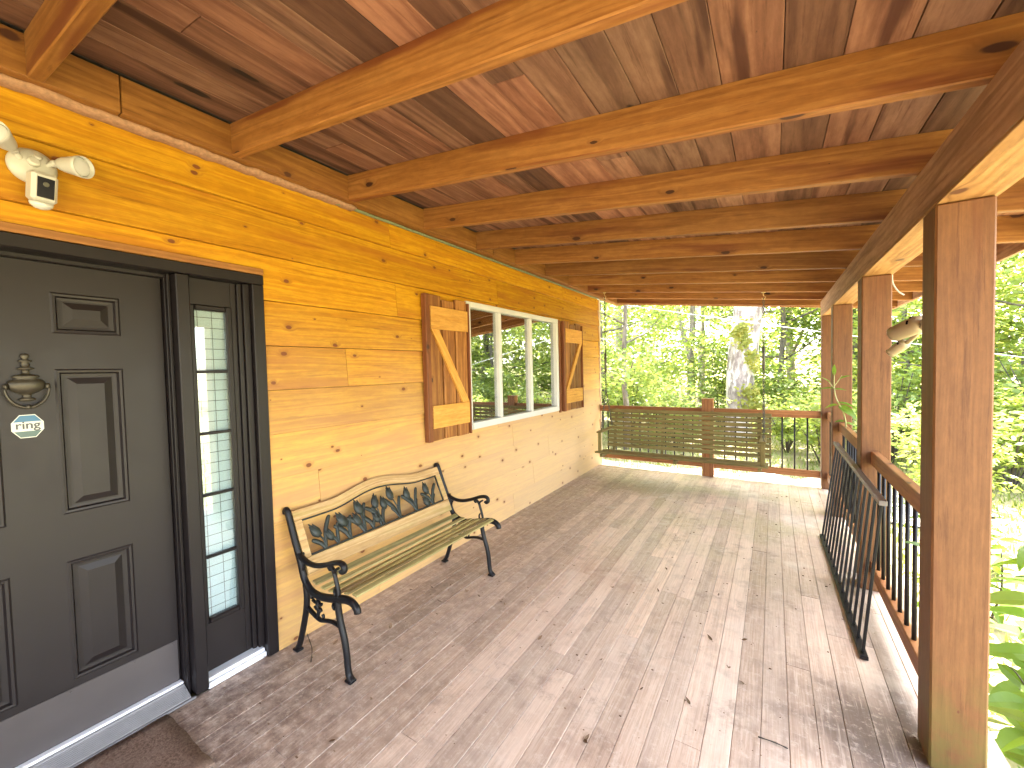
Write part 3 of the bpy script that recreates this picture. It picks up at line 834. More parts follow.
# ------------------------------------------------------------------ garden bench
BY0, BY1 = 1.225, 2.43
bench = empty('garden_bench', (.35, (BY0 + BY1) / 2, 0), 'garden bench with tulip cast iron back panel and mossy slat seat', 'bench')
def end_frame(y):
    e = MB(); T = e.tone(); Yv = (0, 1, 0); ht = .0165
    P = lambda pts: [(a, y, b) for a, b in pts]
    def arm(pts, r, hw=ht, k=6):
        pp = smoothpath(P(pts), k)
        n_ = len(pp); rr = r if not isinstance(r, (list, tuple)) else [r[0] + (r[1] - r[0]) * i / (n_ - 1) for i in range(n_)]
        e.tube(pp, rr, 8, flat=(Yv, hw), tone=T)
    # back upright with rolled top, running into the seat rail and its front scroll
    arm([(.046, .752), (.050, .770), (.066, .766), (.085, .722), (.115, .645), (.150, .565), (.178, .500), (.196, .440), (.225, .400), (.270, .374), (.330, .366), (.400, .374), (.480, .392), (.560, .410), (.610, .408), (.640, .388), (.646, .368)], [.019, .021])
    arm([(.150, .560), (.190, .535), (.250, .520), (.320, .523), (.400, .545), (.470, .572), (.525, .585), (.553, .575), (.556, .552), (.540, .543), (.530, .553)], [.013, .0125])
    arm([(.440, .556), (.468, .530), (.484, .490), (.497, .450), (.505, .405)], .0085, .011)
    arm([(.505, .553), (.480, .535), (.474, .515)], .007, .010); arm([(.425, .545), (.438, .530), (.450, .533)], .006, .009)
    arm([(.185, .532), (.205, .505), (.200, .470)], .007, .010); arm([(.225, .522), (.212, .500), (.198, .488)], .006, .009)
    arm([(.475, .405), (.470, .430), (.478, .448)], .006, .009)
    # legs
    arm([(.490, .392), (.497, .330), (.512, .270), (.535, .200), (.548, .130), (.553, .070), (.562, .030), (.590, .008)], [.017, .0155])
    arm([(.215, .400), (.222, .340), (.214, .270), (.190, .190), (.162, .110), (.135, .045), (.108, .008)], [.016, .0145])
    # lower tie and ornament
    arm([(.222, .275), (.255, .262), (.300, .247), (.345, .240), (.400, .254), (.450, .262), (.505, .258)], .010, .012)
    arm([(.318, .246), (.322, .285), (.312, .320), (.322, .350), (.316, .368)], .0065, .009)
    arm([(.275, .330), (.300, .322), (.320, .336), (.345, .318), (.352, .330)], .006, .009)
    arm([(.290, .300), (.312, .288), (.335, .300), (.350, .285)], .0055, .008)
    arm([(.258, .365), (.270, .340), (.285, .345)], .006, .009); arm([(.470, .380), (.452, .352), (.462, .335), (.480, .340)], .006, .009); arm([(.355, .244), (.366, .262), (.358, .276)], .006, .008)
    return e
for y in (BY0, BY1):
    e = end_frame(y)
    for dx, z in ((.570, .0), (.115, .0)): e.box((dx - .024, y - .02, .001), (dx + .024, y + .02, .014), .004, 0)
    for bx, bz in ((.170, .545), (.185, .480)): e.lathe([(.010, 0), (.009, .006), (.004, .009)], Matrix.Translation((bx, y + .0165, bz)) @ Matrix.Rotation(R(-90), 4, 'X'), 8)
    e.build('end_frame', M['iron'], bench)
yi0, yi1 = BY0 + .017, BY1 - .017
# back plane: along s (up the slope)
def bk(y, s, off=0.):
    dx, dz = -.41, .912
    return Vector((.205 + dx * s + dz * off, y, .445 + dz * s - dx * off))
def arch(y):   # extra height of the back's crest
    t = (y - yi0) / (yi1 - yi0)
    return .052 * (max(0, math.sin(math.pi * min(1, max(0, (t - .20) / .60)))) ** 1.6)
def plank(s0f, s1f, ya, yb, off, th, n=40):
    mb = MB(); T = mb.tone(); prev = None
    for i in range(n + 1):
        y = ya + (yb - ya) * i / n; a, b = s0f(y), s1f(y); c = .004
        cr = [bk(y, a + c, off + th), bk(y, b - c, off + th), bk(y, b, off + th - c), bk(y, b, off), bk(y, a, off), bk(y, a, off + th - c)]
        ws = [0, b - a, b - a + .006, b - a + .03, .3, .33]
        if prev:
            for k in range(6):
                l = (k + 1) % 6
                mb.quad([prev[0][k], cr[k], cr[l], prev[0][l]][::-1], T, [(prev[1], ws[k]), (y, ws[k]), (y, ws[k] + .03 if l == 0 else ws[l]), (prev[1], ws[k] + .03 if l == 0 else ws[l])][::-1])
        else: mb.quad(cr[::-1], T, [(0, 0)] * 6)
        prev = (cr, y)
    mb.quad(prev[0], T, [(0, 0)] * 6)
    return mb
plank(lambda y: .285 + arch(y) * .95, lambda y: .345 + arch(y), yi0, yi1, -.012, .024).build('crest_rail', M['bench_wood'], bench)
plank(lambda y: -.010, lambda y: .078, yi0, yi1, -.012, .024, 6).build('lower_back_board', M['bench_wood'], bench)
for ya in (yi0, yi1 - .042): plank(lambda y: .0785, lambda y: .2845 + arch(y) * .95, ya, ya + .042, -.012, .024, 2).build('back_stile', M['bench_wood'], bench)
# tulip casting
tp = MB(); PY0, PY1 = yi0 + .044, yi1 - .044
def top(y): return .280 + arch(y) * .95
T0 = tp.tone()
nx = (.912, 0, .41)
def stroke(pts, w, hw=.005, k=6):
    pp = smoothpath([bk(y, s) for y, s in pts], k); n_ = len(pp)
    ww = [w * (.35 + .65 * math.sin(math.pi * min(1, max(.02, (i + .4) / n_))) ** .6) for i in range(n_)] if not isinstance(w, list) else [w[0] + (w[1] - w[0]) * i / (n_ - 1) for i in range(n_)]
    tp.tube(pp, ww, 6, flat=(nx, hw), tone=T0)
yl = [PY0 + (PY1 - PY0) * i / 30 for i in range(31)]
tp.tube([bk(y, .085) for y in yl], .006, 6, flat=(nx, .007), tone=T0); tp.tube([bk(y, top(y)) for y in yl], .005, 6, flat=(nx, .007), tone=T0)
for y in (PY0, PY1): tp.tube([bk(y, .083), bk(y, top(y))], .005, 6, flat=(nx, .007), tone=T0)
def bud(y, s, tilt, sz=1.):
    c, si = math.cos(tilt), math.sin(tilt)
    pts = []; ww = []
    for i in range(9):
        t = i / 8; q = (t - .45) * .078 * sz
        pts.append(bk(y + si * q, s + c * q)); ww.append(.0235 * sz * max(.08, (math.sin(math.pi * min(1, t * 1.05 + .03)) ** .75) * (1.12 - .45 * t)))
    tp.tube(pts, ww, 8, flat=(nx, [.009 * w_ / .0235 + .002 for w_ in ww]), tone=T0)
    for sd_ in (-1, 1):
        tp.tube([bk(y + c * sd_ * .010 * sz + si * q * sz, s - si * sd_ * .01 * sz + c * q * sz, .006) for q in (-.03, -.01, .012, .033)], [.003, .009, .008, .002], 6, flat=(nx, .004), tone=T0)
W_ = PY1 - PY0
# (root, bud position, bud height, tilt, size)
for (rt, by, hs, tl, sz) in ((.085, .055, .80, -.5, 1.), (.16, .125, .55, -.4, .85), (.235, .215, .83, -.45, 1.1), (.335, .305, .62, -.3, .95), (.335, .335, .90, -.25, 1.1), (.455, .455, .84, .15, 1.), (.47, .43, .42, -.5, .8), (.47, .51, .72, -.1, .95), (.60, .575, .93, -.1, 1.05), (.745, .705, .86, 0., 1.), (.90, .875, .88, -.1, 1.), (.90, .845, .40, -.45, .9)):
    yr = PY0 + W_ * rt; yb = PY0 + W_ * by; H = top(yb) - .085; sb = .085 + H * hs - .035
    stroke([(yr, .085), (yr + (yb - yr) * .15 + .006, .085 + (sb - .085) * .45), (yb, sb - .02)], [.0065, .005])
    bud(yb, sb - .008, tl, sz * 1.3)
for (rt, ax, hs, w) in ((.085, .025, .35, .012), (.09, .155, .88, .012), (.165, .19, .6, .011), (.235, .16, .52, .014), (.24, .275, .62, .012), (.335, .245, .58, .015), (.34, .385, .75, .012), (.40, .345, .40, .014), (.455, .42, .55, .014), (.47, .53, .55, .013), (.48, .37, .62, .013), (.60, .50, .66, .015), (.605, .645, .62, .012), (.60, .555, .34, .012), (.745, .655, .60, .015), (.75, .80, .80, .013), (.745, .775, .40, .011), (.90, .82, .52, .013), (.905, .975, .72, .014), (.905, .94, .35, .01), (.16, .115, .35, .01), (.395, .44, .30, .012)):
    yr = PY0 + W_ * rt; ya = PY0 + W_ * ax; H = top(ya) - .085; s1 = .085 + H * hs
    stroke([(yr, .084), (yr + (ya - yr) * .25, .085 + (s1 - .085) * .5), (yr + (ya - yr) * .75, .085 + (s1 - .085) * .9), (ya, s1)], w * 1.12)
tp.build('tulip_panel', M['verdigris'], bench)
sp_x = [.262, .335, .405, .472, .536, .598]
def seatz(x):
    pts = [(.225, .412), (.286, .387), (.375, .385), (.489, .404), (.584, .424), (.64, .412)]
    for (a, b), (c, d) in zip(pts, pts[1:]):
        if a <= x <= c: return b + (d - b) * (x - a) / (c - a)
    return .40
for i, x in enumerate(sp_x):
    m = MB(); hw = .019; z0_, z1_ = seatz(x - hw), seatz(x + hw); ang = math.atan2(z1_ - z0_, 2 * hw)
    Ms = Matrix.Translation((x, 0, seatz(x) + .006)) @ Matrix.Rotation(-ang, 4, 'Y')
    m.box((-hw, BY0 + .0175, -.001), (hw, BY1 - .0175, .011), .004, 1, Ms); m.build('seat_slat', M['slat'], bench)

# ------------------------------------------------------------------ porch swing
SY = 5.53
sw = empty('porch_swing', (1.28, SY, .33), 'olive green slatted porch swing hanging on chains at the porch end', 'porch swing')
X0s, X1s = .285, 2.285
def sback(s): return (5.70 + .26 * s / .60 * .62, .352 + s * .97)      # y, z up the back
nsl = 9
for k in range(nsl):
    s0 = .045 + k * .0605; y0, z0 = sback(s0 + .021)
    m = MB(); a = math.atan2(.97, .2687)
    Mb = Matrix.Translation((0, y0, z0)) @ Matrix.Rotation(R(90) - (math.pi / 2 - a), 4, 'X')
    m.box((X0s + .03, -.0235, -.009), (X1s + .03, .0235 if k < nsl - 1 else .029, .009), .003, 0, Mb); m.build('back_slat', M['swing'], sw)
for x in (X0s + .12, X0s + .78, X0s + 1.38, X1s - .09):
    m = MB(); y0, z0 = sback(-.03); y1, z1 = sback(.585); m.bar((x, y0 + .02, z0), (x, y1 + .02, z1), .034, .02, (0, 1, 0), .003); m.build('back_support', M['swing'], sw)
for k in range(6):
    y = 5.30 + k * .072
    m = MB(); zz = .368 - .012 * k * .6
    m.box((X0s - .01, y, zz - .01), (X1s, y + .06, zz + .01), .003, 0); m.build('seat_slat', M['swing'], sw)
for x in (X0s + .05, 1.28, X1s - .10):
    m = MB(); m.box((x, 5.331, .302), (x + .035, 5.80, .345), .003, 1); m.build('seat_joist', M['swing'], sw)
for s_, x in ((0, X0s + .03), (1, X1s - .075)):
    m = MB(); m.box((x, 5.315, .380), (x + .045, 5.35, .632), .004, 2); m.build('arm_post', M['swing'], sw)
    m = MB(); m.box((x - .012, 5.30, .633), (x + .057, 5.84, .655), .004, 1); m.build('armrest', M['swing'], sw)
def chain(p0, p1, mb, link=.036, r=.0038):
    p0 = Vector(p0); p1 = Vector(p1); d = p1 - p0; n_ = int(d.length / (link * .78)); d.normalize()
    a = d.cross(Vector((0, 1, 0))).normalized(); b = d.cross(a)
    for i in range(n_):
        c = p0 + d * (link * .78 * (i + .5)); q = a if i % 2 else b
        mb.tube([c + d * (link * .5 * math.cos(t)) + q * (link * .30 * math.sin(t)) for t in [2 * math.pi * j / 8 for j in range(9)]], r, 5)
for x in (X0s + .075, X1s - .045):
    zt = zr(x) - .01
    h = MB(); h.tube(smoothpath([(x, SY + .02, zt + .02), (x, SY + .02, zt - .03), (x + .02, SY + .02, zt - .05), (x, SY + .02, zt - .075), (x - .018, SY + .02, zt - .055)], 5), .005, 6)
    h.lathe([(.022, 0), (.022, .006), (.01, .008)], Matrix.Translation((x, SY + .02, zt + .002)), 10); hk = h.build('ceiling_hook', M['brass'], sw)
    J = Vector((x, SY + .02, 1.22))
    c = MB(); chain((x, SY + .02, zt - .06), J, c); chain(J, (x, 5.335, .66), c); chain(J, (x, 5.80, .66), c)
    c.build('chain', M['chain'], sw)
    s2 = MB(); s2.tube([(x, SY + .02, 1.72), (x, SY + .02, 1.70), (x, SY + .02, 1.46), (x, SY + .02, 1.44)], [.006, .017, .017, .006], 8); s2.build('comfort_spring', M['chain'], sw)

# ------------------------------------------------------------------ door mat
dm = MB(); 
n1, n2 = 14, 10; r3 = random.Random(5); gpt = {}
for i in range(n1 + 1):
    for j in range(n2 + 1):
        y = -.14 + .81 * i / n1; x = .032 + .445 * j / n2
        if i in (0, n1) or j in (0, n2): x += r3.uniform(-.006, .006); y += r3.uniform(-.006, .006)
        gpt[i, j] = len(dm.v); dm.v.append(Vector((x, y, .011 + r3.uniform(-.0015, .0015))))
for i in range(n1):
    for j in range(n2): dm.face([gpt[i, j], gpt[i, j + 1], gpt[i + 1, j + 1], gpt[i + 1, j]], [(0, 0)] * 4, (.5, .5, .5), True)
bd = [gpt[i, 0] for i in range(n1 + 1)] + [gpt[n1, j] for j in range(1, n2 + 1)] + [gpt[i, n2] for i in range(n1 - 1, -1, -1)] + [gpt[0, j] for j in range(n2 - 1, 0, -1)]
low = []
for i in bd: low.append(len(dm.v)); q = dm.v[i].copy(); q.z = .002; dm.v.append(q)
for k in range(len(bd)):
    l = (k + 1) % len(bd); dm.face([bd[k], bd[l], low[l], low[k]], [(0, 0)] * 4, (.5, .5, .5))
tag(dm.build('door_mat', M['mat'], None, (.25, .27, 0)), 'flat worn brown mat in front of the charcoal door', 'door mat')

# ------------------------------------------------------------------ security light above the door
fx = empty('security_light', (.02, .366, 2.31), 'white security camera light with two lamp heads above the door', 'security light')
WX = .026
Mw = Matrix.Translation((WX, .366, 2.305)) @ Matrix.Rotation(R(90), 4, 'Y')
b = MB(); b.lathe([(.062, 0), (.064, .010), (.060, .022), (.045, .034), (.02, .040), (.002, .041)], Mw, 28)
b.lathe([(.012, .0), (.012, .012), (.008, .015)], Matrix.Translation((WX + .030, .376, 2.333)) @ Matrix.Rotation(R(60), 4, 'Y'), 12)
b.lathe([(.018, .0), (.017, .012), (.012, .018)], Matrix.Translation((WX + .034, .366, 2.312)) @ Matrix.Rotation(R(75), 4, 'Y'), 14)
b.build('base_plate', M['white_plastic'], fx)
def head(dirv, elbow, root):
    el = Vector(elbow); d = Vector(dirv).normalized()
    a = MB(); a.tube(smoothpath([(WX + .03, root[0], root[1]), el, el + d * .02], 5), .0095, 10)
    a.lathe([(.008, -.008), (.0135, -.004), (.0135, .010), (.009, .014)], Matrix.Translation(el) @ d.to_track_quat('Z', 'Y').to_matrix().to_4x4(), 12)
    ar = a.build('lamp_arm', M['white_plastic'], fx)
    Mh = Matrix.Translation(el + d * .018) @ d.to_track_quat('Z', 'Y').to_matrix().to_4x4()
    h = MB(); h.lathe([(.010, 0), (.020, .004), (.026, .022), (.031, .050), (.0375, .080), (.0385, .094), (.036, .094), (.0345, .078)], Mh, 28); hd = h.build('lamp_head', M['white_plastic'], fx)
    l = MB(); l.lathe([(.0344, .079), (.030, .084), (.016, .088), (.002, .089)], Mh, 24); l.build('lens', M['lens_white'], hd)
head((.85, .52, -.15), (WX + .050, .416, 2.325), (.400, 2.315))
head((.85, -.5, .10), (WX + .050, .318, 2.335), (.335, 2.318))
Mc = Matrix.Translation((WX + .040, .372, 2.225)) @ Matrix.Rotation(R(10), 4, 'Z') @ Matrix.Rotation(R(12), 4, 'Y')
c = MB(); c.box((0, -.034, -.052), (.058, .034, .052), .010, 2, Mc); cm = c.build('camera_body', M['white_plastic'], fx)
c = MB(); c.box((.0583, -.022, -.036), (.0605, .022, .034), .0008, 2, Mc); c.build('lens_window', M['black_glass'], cm)
c = MB(); c.lathe([(.009, .060), (.008, .0612), (.0055, .0614), (.005, .0612)], Mc @ Matrix.Translation((0, 0, .012)) @ Matrix.Rotation(R(90), 4, 'Y'), 16); c.build('lens_ring', M['chain'], cm)
c = MB(); c.lathe([(.002, -.078), (.018, -.074), (.029, -.064), (.032, -.053)], Mc @ Matrix.Translation((.029, 0, 0)), 20); c.build('motion_dome', M['lens_white'], cm)
c = MB(); c.bar((WX + .02, .37, 2.285), (WX + .055, .372, 2.262), .03, .022); c.build('camera_mount', M['white_plastic'], fx)

# ------------------------------------------------------------------ beige floodlight on the far side of the nearest post
f2 = empty('floodlight', (2.90, 2.216, 1.66), 'beige outdoor floodlight on the far side of the mossy nearest post', 'floodlight')
b = MB(); b.lathe([(.045, 0), (.046, .015), (.035, .028), (.012, .034)], Matrix.Translation((2.895, 2.2165, 1.70)) @ Matrix.Rotation(R(-90), 4, 'X'), 20)
b.tube(smoothpath([(2.895, 2.24, 1.70), (2.90, 2.36, 1.71), (2.893, 2.535, 1.685)], 5), .013, 10).tube(smoothpath([(2.897, 2.46, 1.70), (2.885, 2.57, 1.64), (2.868, 2.65, 1.605)], 5), .010, 8); b.build('bracket', M['beige_plastic'], f2)
def flood(o, d, sc_):
    Mh = Matrix.Translation(o) @ Vector(d).normalized().to_track_quat('Z', 'Y').to_matrix().to_4x4()
    h = MB(); h.lathe([(.012 * sc_, -.02 * sc_), (.036 * sc_, -.012 * sc_), (.043 * sc_, .01 * sc_), (.044 * sc_, .06 * sc_), (.040 * sc_, .12 * sc_), (.040 * sc_, .145 * sc_), (.036 * sc_, .145 * sc_), (.034 * sc_, .12 * sc_)], Mh, 24); hd = h.build('lamp_head', M['beige_plastic'], f2)
    l = MB(); l.lathe([(.0338 * sc_, .115 * sc_), (.02 * sc_, .123 * sc_), (.001, .125 * sc_)], Mh, 20); l.build('lens', M['lens_white'], hd)
    v = MB()
    for a in (20, 70): v.tube([Mh @ Vector((.0445 * sc_ * math.cos(R(a + t)), .0445 * sc_ * math.sin(R(a + t)), .02 * sc_)) for t in range(-12, 16, 4)], .004, 5)
    v.build('vent_slot', M['black_glass'], hd)
flood((2.888, 2.545, 1.682), (-.085, .15, -.045), .92)
flood((2.862, 2.66, 1.60), (-.5, .6, -.5), .55)

# ------------------------------------------------------------------ litter on the boards
def floor_px(px, py):
    f_, ya, pi_, ro = 411.635, R(32.41605776), R(-2.00011323), R(-1.34965759)
    F = Vector((-math.sin(ya), math.cos(ya), 0)); Rt = Vector((math.cos(ya), math.sin(ya), 0)); U = Vector((0, 0, 1))
    F2 = F * math.cos(pi_) + U * math.sin(pi_); U2 = U * math.cos(pi_) - F * math.sin(pi_)
    R3 = Rt * math.cos(ro) + U2 * math.sin(ro); U3 = U2 * math.cos(ro) - Rt * math.sin(ro)
    d = F2 * f_ + R3 * (px - 512) - U3 * (py - 384)
    t = -1.52 / d.z
    return Vector((2.332 + d.x * t, d.y * t, 0))
def leaf_shape(mb, o, d, nrm, l, w, curl, tone, n=4, side=None):
    d = Vector(d).normalized(); nrm = Vector(nrm).normalized(); s_ = d.cross(nrm).normalized()
    prev = None; u = 0
    for i in range(n + 1):
        t = i / n; wd = w * math.sin(math.pi * (.06 + .92 * t) ** .8) * .5
        c = Vector(o) + d * (l * t) + nrm * (curl * l * (t * t - .0))
        up = nrm * (abs(wd) * .35)
        cur = (c - s_ * wd + up, c, c + s_ * wd + up)
        if prev:
            mb.quad([prev[0], prev[1], cur[1], cur[0]], tone, smooth=True); mb.quad([prev[1], prev[2], cur[2], cur[1]], tone, smooth=True)
        prev = cur
lr = random.Random(21)
lm = []
for k in range(6):
    m = MB(); t = m.tone()
    leaf_shape(m, (0, 0, .004), (1, 0, .05), (lr.uniform(-.4, .4), lr.uniform(-.4, .4), 1), .045, .026, lr.uniform(.2, .7), t, 4)
    if k % 2: leaf_shape(m, (.005, .004, .004), (-.3, 1, .1), (.2, 0, 1), .035, .02, .6, m.tone(), 4)
    m.tube([(0, 0, .004), (-.01, .004, .003), (-.02, .004, .006)], .0008, 4)
    lm.append(m.mesh('dry_leaf', M['dry_leaf']))
lp = [(412, 590), (441, 602), (450, 586), (466, 592), (390, 629), (453, 646), (495, 634), (433, 588), (480, 597), (504, 605), (333, 645), (243, 655), (180, 712), (268, 657), (335, 740), (372, 700), (538, 640), (584, 740), (667, 570), (659, 592), (712, 641), (728, 668), (742, 640), (744, 684), (757, 596), (780, 533), (575, 566), (612, 588), (520, 560), (548, 612), (640, 690), (600, 660), (690, 705), (330, 690), (400, 660), (786, 497), (776, 500), (830, 700), (780, 560), (866, 690), (470, 700), (520, 720), (620, 520), (700, 520), (560, 520), (745, 510), (790, 610), (850, 720), (300, 720), (250, 700)]
for i, p in enumerate(lp[:36]):
    q = floor_px(*p); o = bpy.data.objects.new('dry_leaf', lm[i % 6]); col.objects.link(o)
    s_ = lr.uniform(.32, .68); o.location = (q.x, q.y, .0); o.rotation_euler = (0, 0, lr.uniform(0, 6.28)); o.scale = (s_, s_, s_)
    tag(o, 'small curled dry leaf lying on the porch floor boards', 'dry leaf', 'dry leaves scattered on the porch floor')
for (pts, lab) in (([(311, 663), (312, 650), (309, 640), (307, 634)], 'curved dark twig beside the near front bench leg'), ([(438, 652), (452, 660), (458, 650)], None), ([(843, 741), (860, 748), (896, 751)], None), ([(758, 738), (775, 744), (788, 750)], 'thin straight twig on the boards left of the mossy post')):
    if lab is None: continue
    P = [floor_px(*p) + Vector((0, 0, .006)) for p in pts]
    m = MB(); m.tube(smoothpath(P, 4), [.0026 + .0008 * math.sin(i * 2.) for i in range(len(smoothpath(P, 4)))], 6)
    tag(m.build('twig', M['stem'], None, tuple(P[0] * 1)), lab, 'twig')
cr = MB()
for i in range(650):
    x = abs(lr.gauss(0, 1.1)) if lr.random() < .55 else lr.uniform(.1, 2.9); y = lr.uniform(.5, 6.0)
    if x > 2.95: continue
    s_ = lr.uniform(.0015, .006); t = cr.tone()
    cr.box((x, y, .0005), (x + s_ * lr.uniform(.6, 2.6), y + s_, .0005 + s_ * .6), .0006, 0, None, t)
tag(cr.build('floor_debris', M['dry_leaf']), 'tiny crumbs of bark and dirt strewn over the porch floor', 'debris', kind='stuff')

# ------------------------------------------------------------------ plants near the porch
def sprig(name, base, stems, leaves, label, smat, lmat, cat='plant'):
    root = empty(name, base, label, cat)
    m = MB()
    for pts, r in stems:
        pp = smoothpath(pts, 5); m.tube(pp, [r * (1 - .6 * i / len(pp)) for i in range(len(pp))], 6)
    m.build('stem', smat, root)
    m = MB()
    for o, d, l, w, c in leaves: leaf_shape(m, o, d, (lr.uniform(-.3, .3), lr.uniform(-.5, .1), 1), l, w, c, m.tone(), 6)
    m.build('leaves', lmat, root)
    return root
# vine sprig rising in front of the third post (at the side rail)
vx, vy = 2.885, 4.72
sprig('vine_sprig', (vx, vy, .9),
      [([(vx, vy, .70), (vx, vy, .95), (vx - .025, vy, 1.08), (vx - .07, vy, 1.19), (vx - .085, vy, 1.30), (vx - .085, vy, 1.43)], .008), ([(vx - .085, vy, 1.30), (vx - .045, vy, 1.37), (vx - .03, vy, 1.40)], .004), ([(vx - .085, vy, 1.28), (vx - .125, vy, 1.34)], .004)],
      [((vx - .085, vy, 1.40), (.02, 0, 1), .09, .04, .1), ((vx - .05, vy, 1.36), (.8, 0, .5), .10, .05, -.2), ((vx - .11, vy, 1.33), (-.7, 0, .6), .10, .05, -.1), ((vx - .085, vy, 1.28), (-1, 0, .02), .11, .05, -.1), ((vx - .085, vy, 1.27), (1, 0, .1), .09, .045, -.2), ((vx - .06, vy, 1.15), (1, -.1, -.1), .17, .10, -.35), ((vx - .05, vy, 1.12), (.8, -.3, -.5), .15, .09, -.3), ((vx - .06, vy, 1.13), (-1, 0, -.1), .09, .05, -.3), ((vx + .0, vy, .98), (-.9, 0, .15), .09, .045, -.3), ((vx + .0, vy, .97), (.9, -.1, -.2), .09, .04, -.3)],
      'thin vine sprig climbing above the side rail before the third post', M['green_stem'], M['weed_leaf'])
qx, qy = 2.95, 2.60
sprig('leaf_sprig', (qx, qy, .6), [([(qx + .1, qy + .1, .0), (qx + .06, qy, .4), (qx, qy - .02, .64)], .005)],
      [((qx, qy - .02, .64), (-.8, -.2, .45), .13, .05, -.2), ((qx, qy - .02, .63), (.9, -.4, -.1), .12, .05, -.25), ((qx, qy - .02, .63), (-.2, -.9, .0), .08, .04, -.3)],
      'small leafy sprig poking between balusters beside the mossy post', M['green_stem'], M['weed_leaf'])
def tall_weed(name, base, h, n, lean, label, seed, L0=.22):
    r = random.Random(seed); b = Vector(base); stems = []; leaves = []
    top_ = b + Vector((lean[0], lean[1], h)); mid = b.lerp(top_, .5) + Vector((r.uniform(-.05, .05), r.uniform(-.05, .05), 0))
    stems.append(([b, mid, top_], .010))
    for k in range(n):
        t = .12 + .88 * k / n; p = b.lerp(mid, t * 2) if t < .5 else mid.lerp(top_, t * 2 - 1)
        a = k * 2.4 + r.uniform(-.4, .4); l = L0 * r.uniform(.75, 1.2)
        d = Vector((math.cos(a), math.sin(a), r.uniform(-.1, .45)))
        leaves.append((p, d, l, l * .36, -.35 + r.uniform(-.1, .1)))
        if k % 3 == 0:
            e = p + d * .12; stems.append(([p, p.lerp(e, .5) + Vector((0, 0, .02)), e], .004))
    return sprig(name, base, stems, leaves, label, M['stem'], M['weed_leaf'])
tall_weed('tall_weed', (3.36, 2.86, -.62), 1.30, 34, (.03, .03), 'tall broad leaved weed with dark stem outside the mossy post', 2, .24)
tall_weed('leafy_weed', (3.26, 2.50, -.62), .80, 30, (-.02, .08), 'lower leafy weed hugging the deck edge by the mossy post', 9, .2)
tall_weed('young_weed', (3.55, 3.3, -.62), 1.0, 32, (.1, .05), 'bushy green weed just beyond the tall dark stemmed weed', 13, .22)
tall_weed('thin_weed', (3.68, 2.75, -.62), .95, 30, (.05, .0), 'arching leafy weed at the frame edge right of the tall weed', 17, .22)
tall_weed('rail_weed', (3.35, 4.2, -.62), 1.1, 26, (.05, .05), 'leafy weed growing outside the side railing beyond the second post', 29, .2)
for k, (x, y) in enumerate(((3.9, 3.6), (4.1, 4.4), (3.85, 4.9), (4.5, 4.0), (4.4, 5.2), (3.35, 3.55), (4.9, 5.6), (4.2, 6.0), (3.95, 3.0), (5.3, 5.0))):
    tag(tall_weed('ground_weed', (x, y, -.62), lr.uniform(.45, .8), 22, (lr.uniform(-.08, .08), lr.uniform(-.08, .08)), 'low leafy weed in the green patch beyond the tall weeds', 40 + k, .19), group='low weeds beside the porch')

# ------------------------------------------------------------------ trees
def leaves_into(mb, c, rad, n, size, r, flat=.7):
    for _ in range(n):
        while True:
            p = Vector((r.uniform(-1, 1), r.uniform(-1, 1), r.uniform(-1, 1)))
            if p.length < 1: break
        p = Vector(c) + Vector((p.x * rad, p.y * rad, p.z * rad * flat))
        nrm = Vector((r.gauss(0, .55), r.gauss(0, .55), 1)).normalized()
        a = Vector((r.uniform(-1, 1), r.uniform(-1, 1), r.uniform(-.5, .3))); a = (a - nrm * a.dot(nrm)).normalized(); b = nrm.cross(a)
        s_ = size * r.uniform(.6, 1.3); t = (r.random(), r.random(), r.random())
        mb.quad([p - a * s_ * .5, p + b * s_ * .3 - nrm * s_ * .06, p + a * s_ * .55 - nrm * s_ * .12, p - b * s_ * .3 - nrm * s_ * .06], t)
def tree_meshes(seed, h, cr_, base_h, nclump, nleaf, size, tr, lean=(0, 0), spread=.5, limbs=11):
    r = random.Random(seed); tk = MB(); cw = MB()
    pts = []; x, y = 0, 0
    for i in range(9):
        t = i / 8; pts.append(Vector((lean[0] * t + r.uniform(-.08, .08) * h * .08, lean[1] * t + r.uniform(-.08, .08) * h * .08, h * .92 * t - (.15 if i == 0 else 0))))
    pp = smoothpath(pts, 3); tk.tube(pp, [tr * (1.25 if i == 0 else 1) * (1 - .85 * i / len(pp)) + .01 for i in range(len(pp))], 10)
    ends = []
    for k in range(limbs):
        t = base_h / h + (1 - base_h / h) * (k + r.random()) / limbs * .92
        p = pts[min(7, int(t * 8))].lerp(pts[min(8, int(t * 8) + 1)], t * 8 - int(t * 8))
        a = k * 2.4 + r.uniform(-.5, .5); ln = cr_ * (1.05 - .55 * abs(t - .5)) * r.uniform(.7, 1.1)
        e = p + Vector((math.cos(a) * ln, math.sin(a) * ln, ln * r.uniform(.1, .6)))
        m = p.lerp(e, .5) + Vector((0, 0, -.06 * ln)); lr_ = tr * (.5 - .3 * t)
        tk.tube(smoothpath([p, m, e], 4), [lr_ * (1 - .8 * i / 8) + .006 for i in range(9)], 6)
        ends += [m, e, p.lerp(e, .75), e.lerp(m, .4) + Vector((r.uniform(-.4, .4), r.uniform(-.4, .4), r.uniform(-.3, .4))) * cr_ * .4]
    ends.append(pts[-1])
    for k in range(nclump):
        e = r.choice(ends); c = e + Vector((r.gauss(0, spread), r.gauss(0, spread), r.gauss(0, spread * .7))) * cr_ * .35
        leaves_into(cw, c, cr_ * r.uniform(.14, .30), int(nleaf * r.uniform(.5, 1.4)), size, r, .55)
    return tk, cw
protos = []
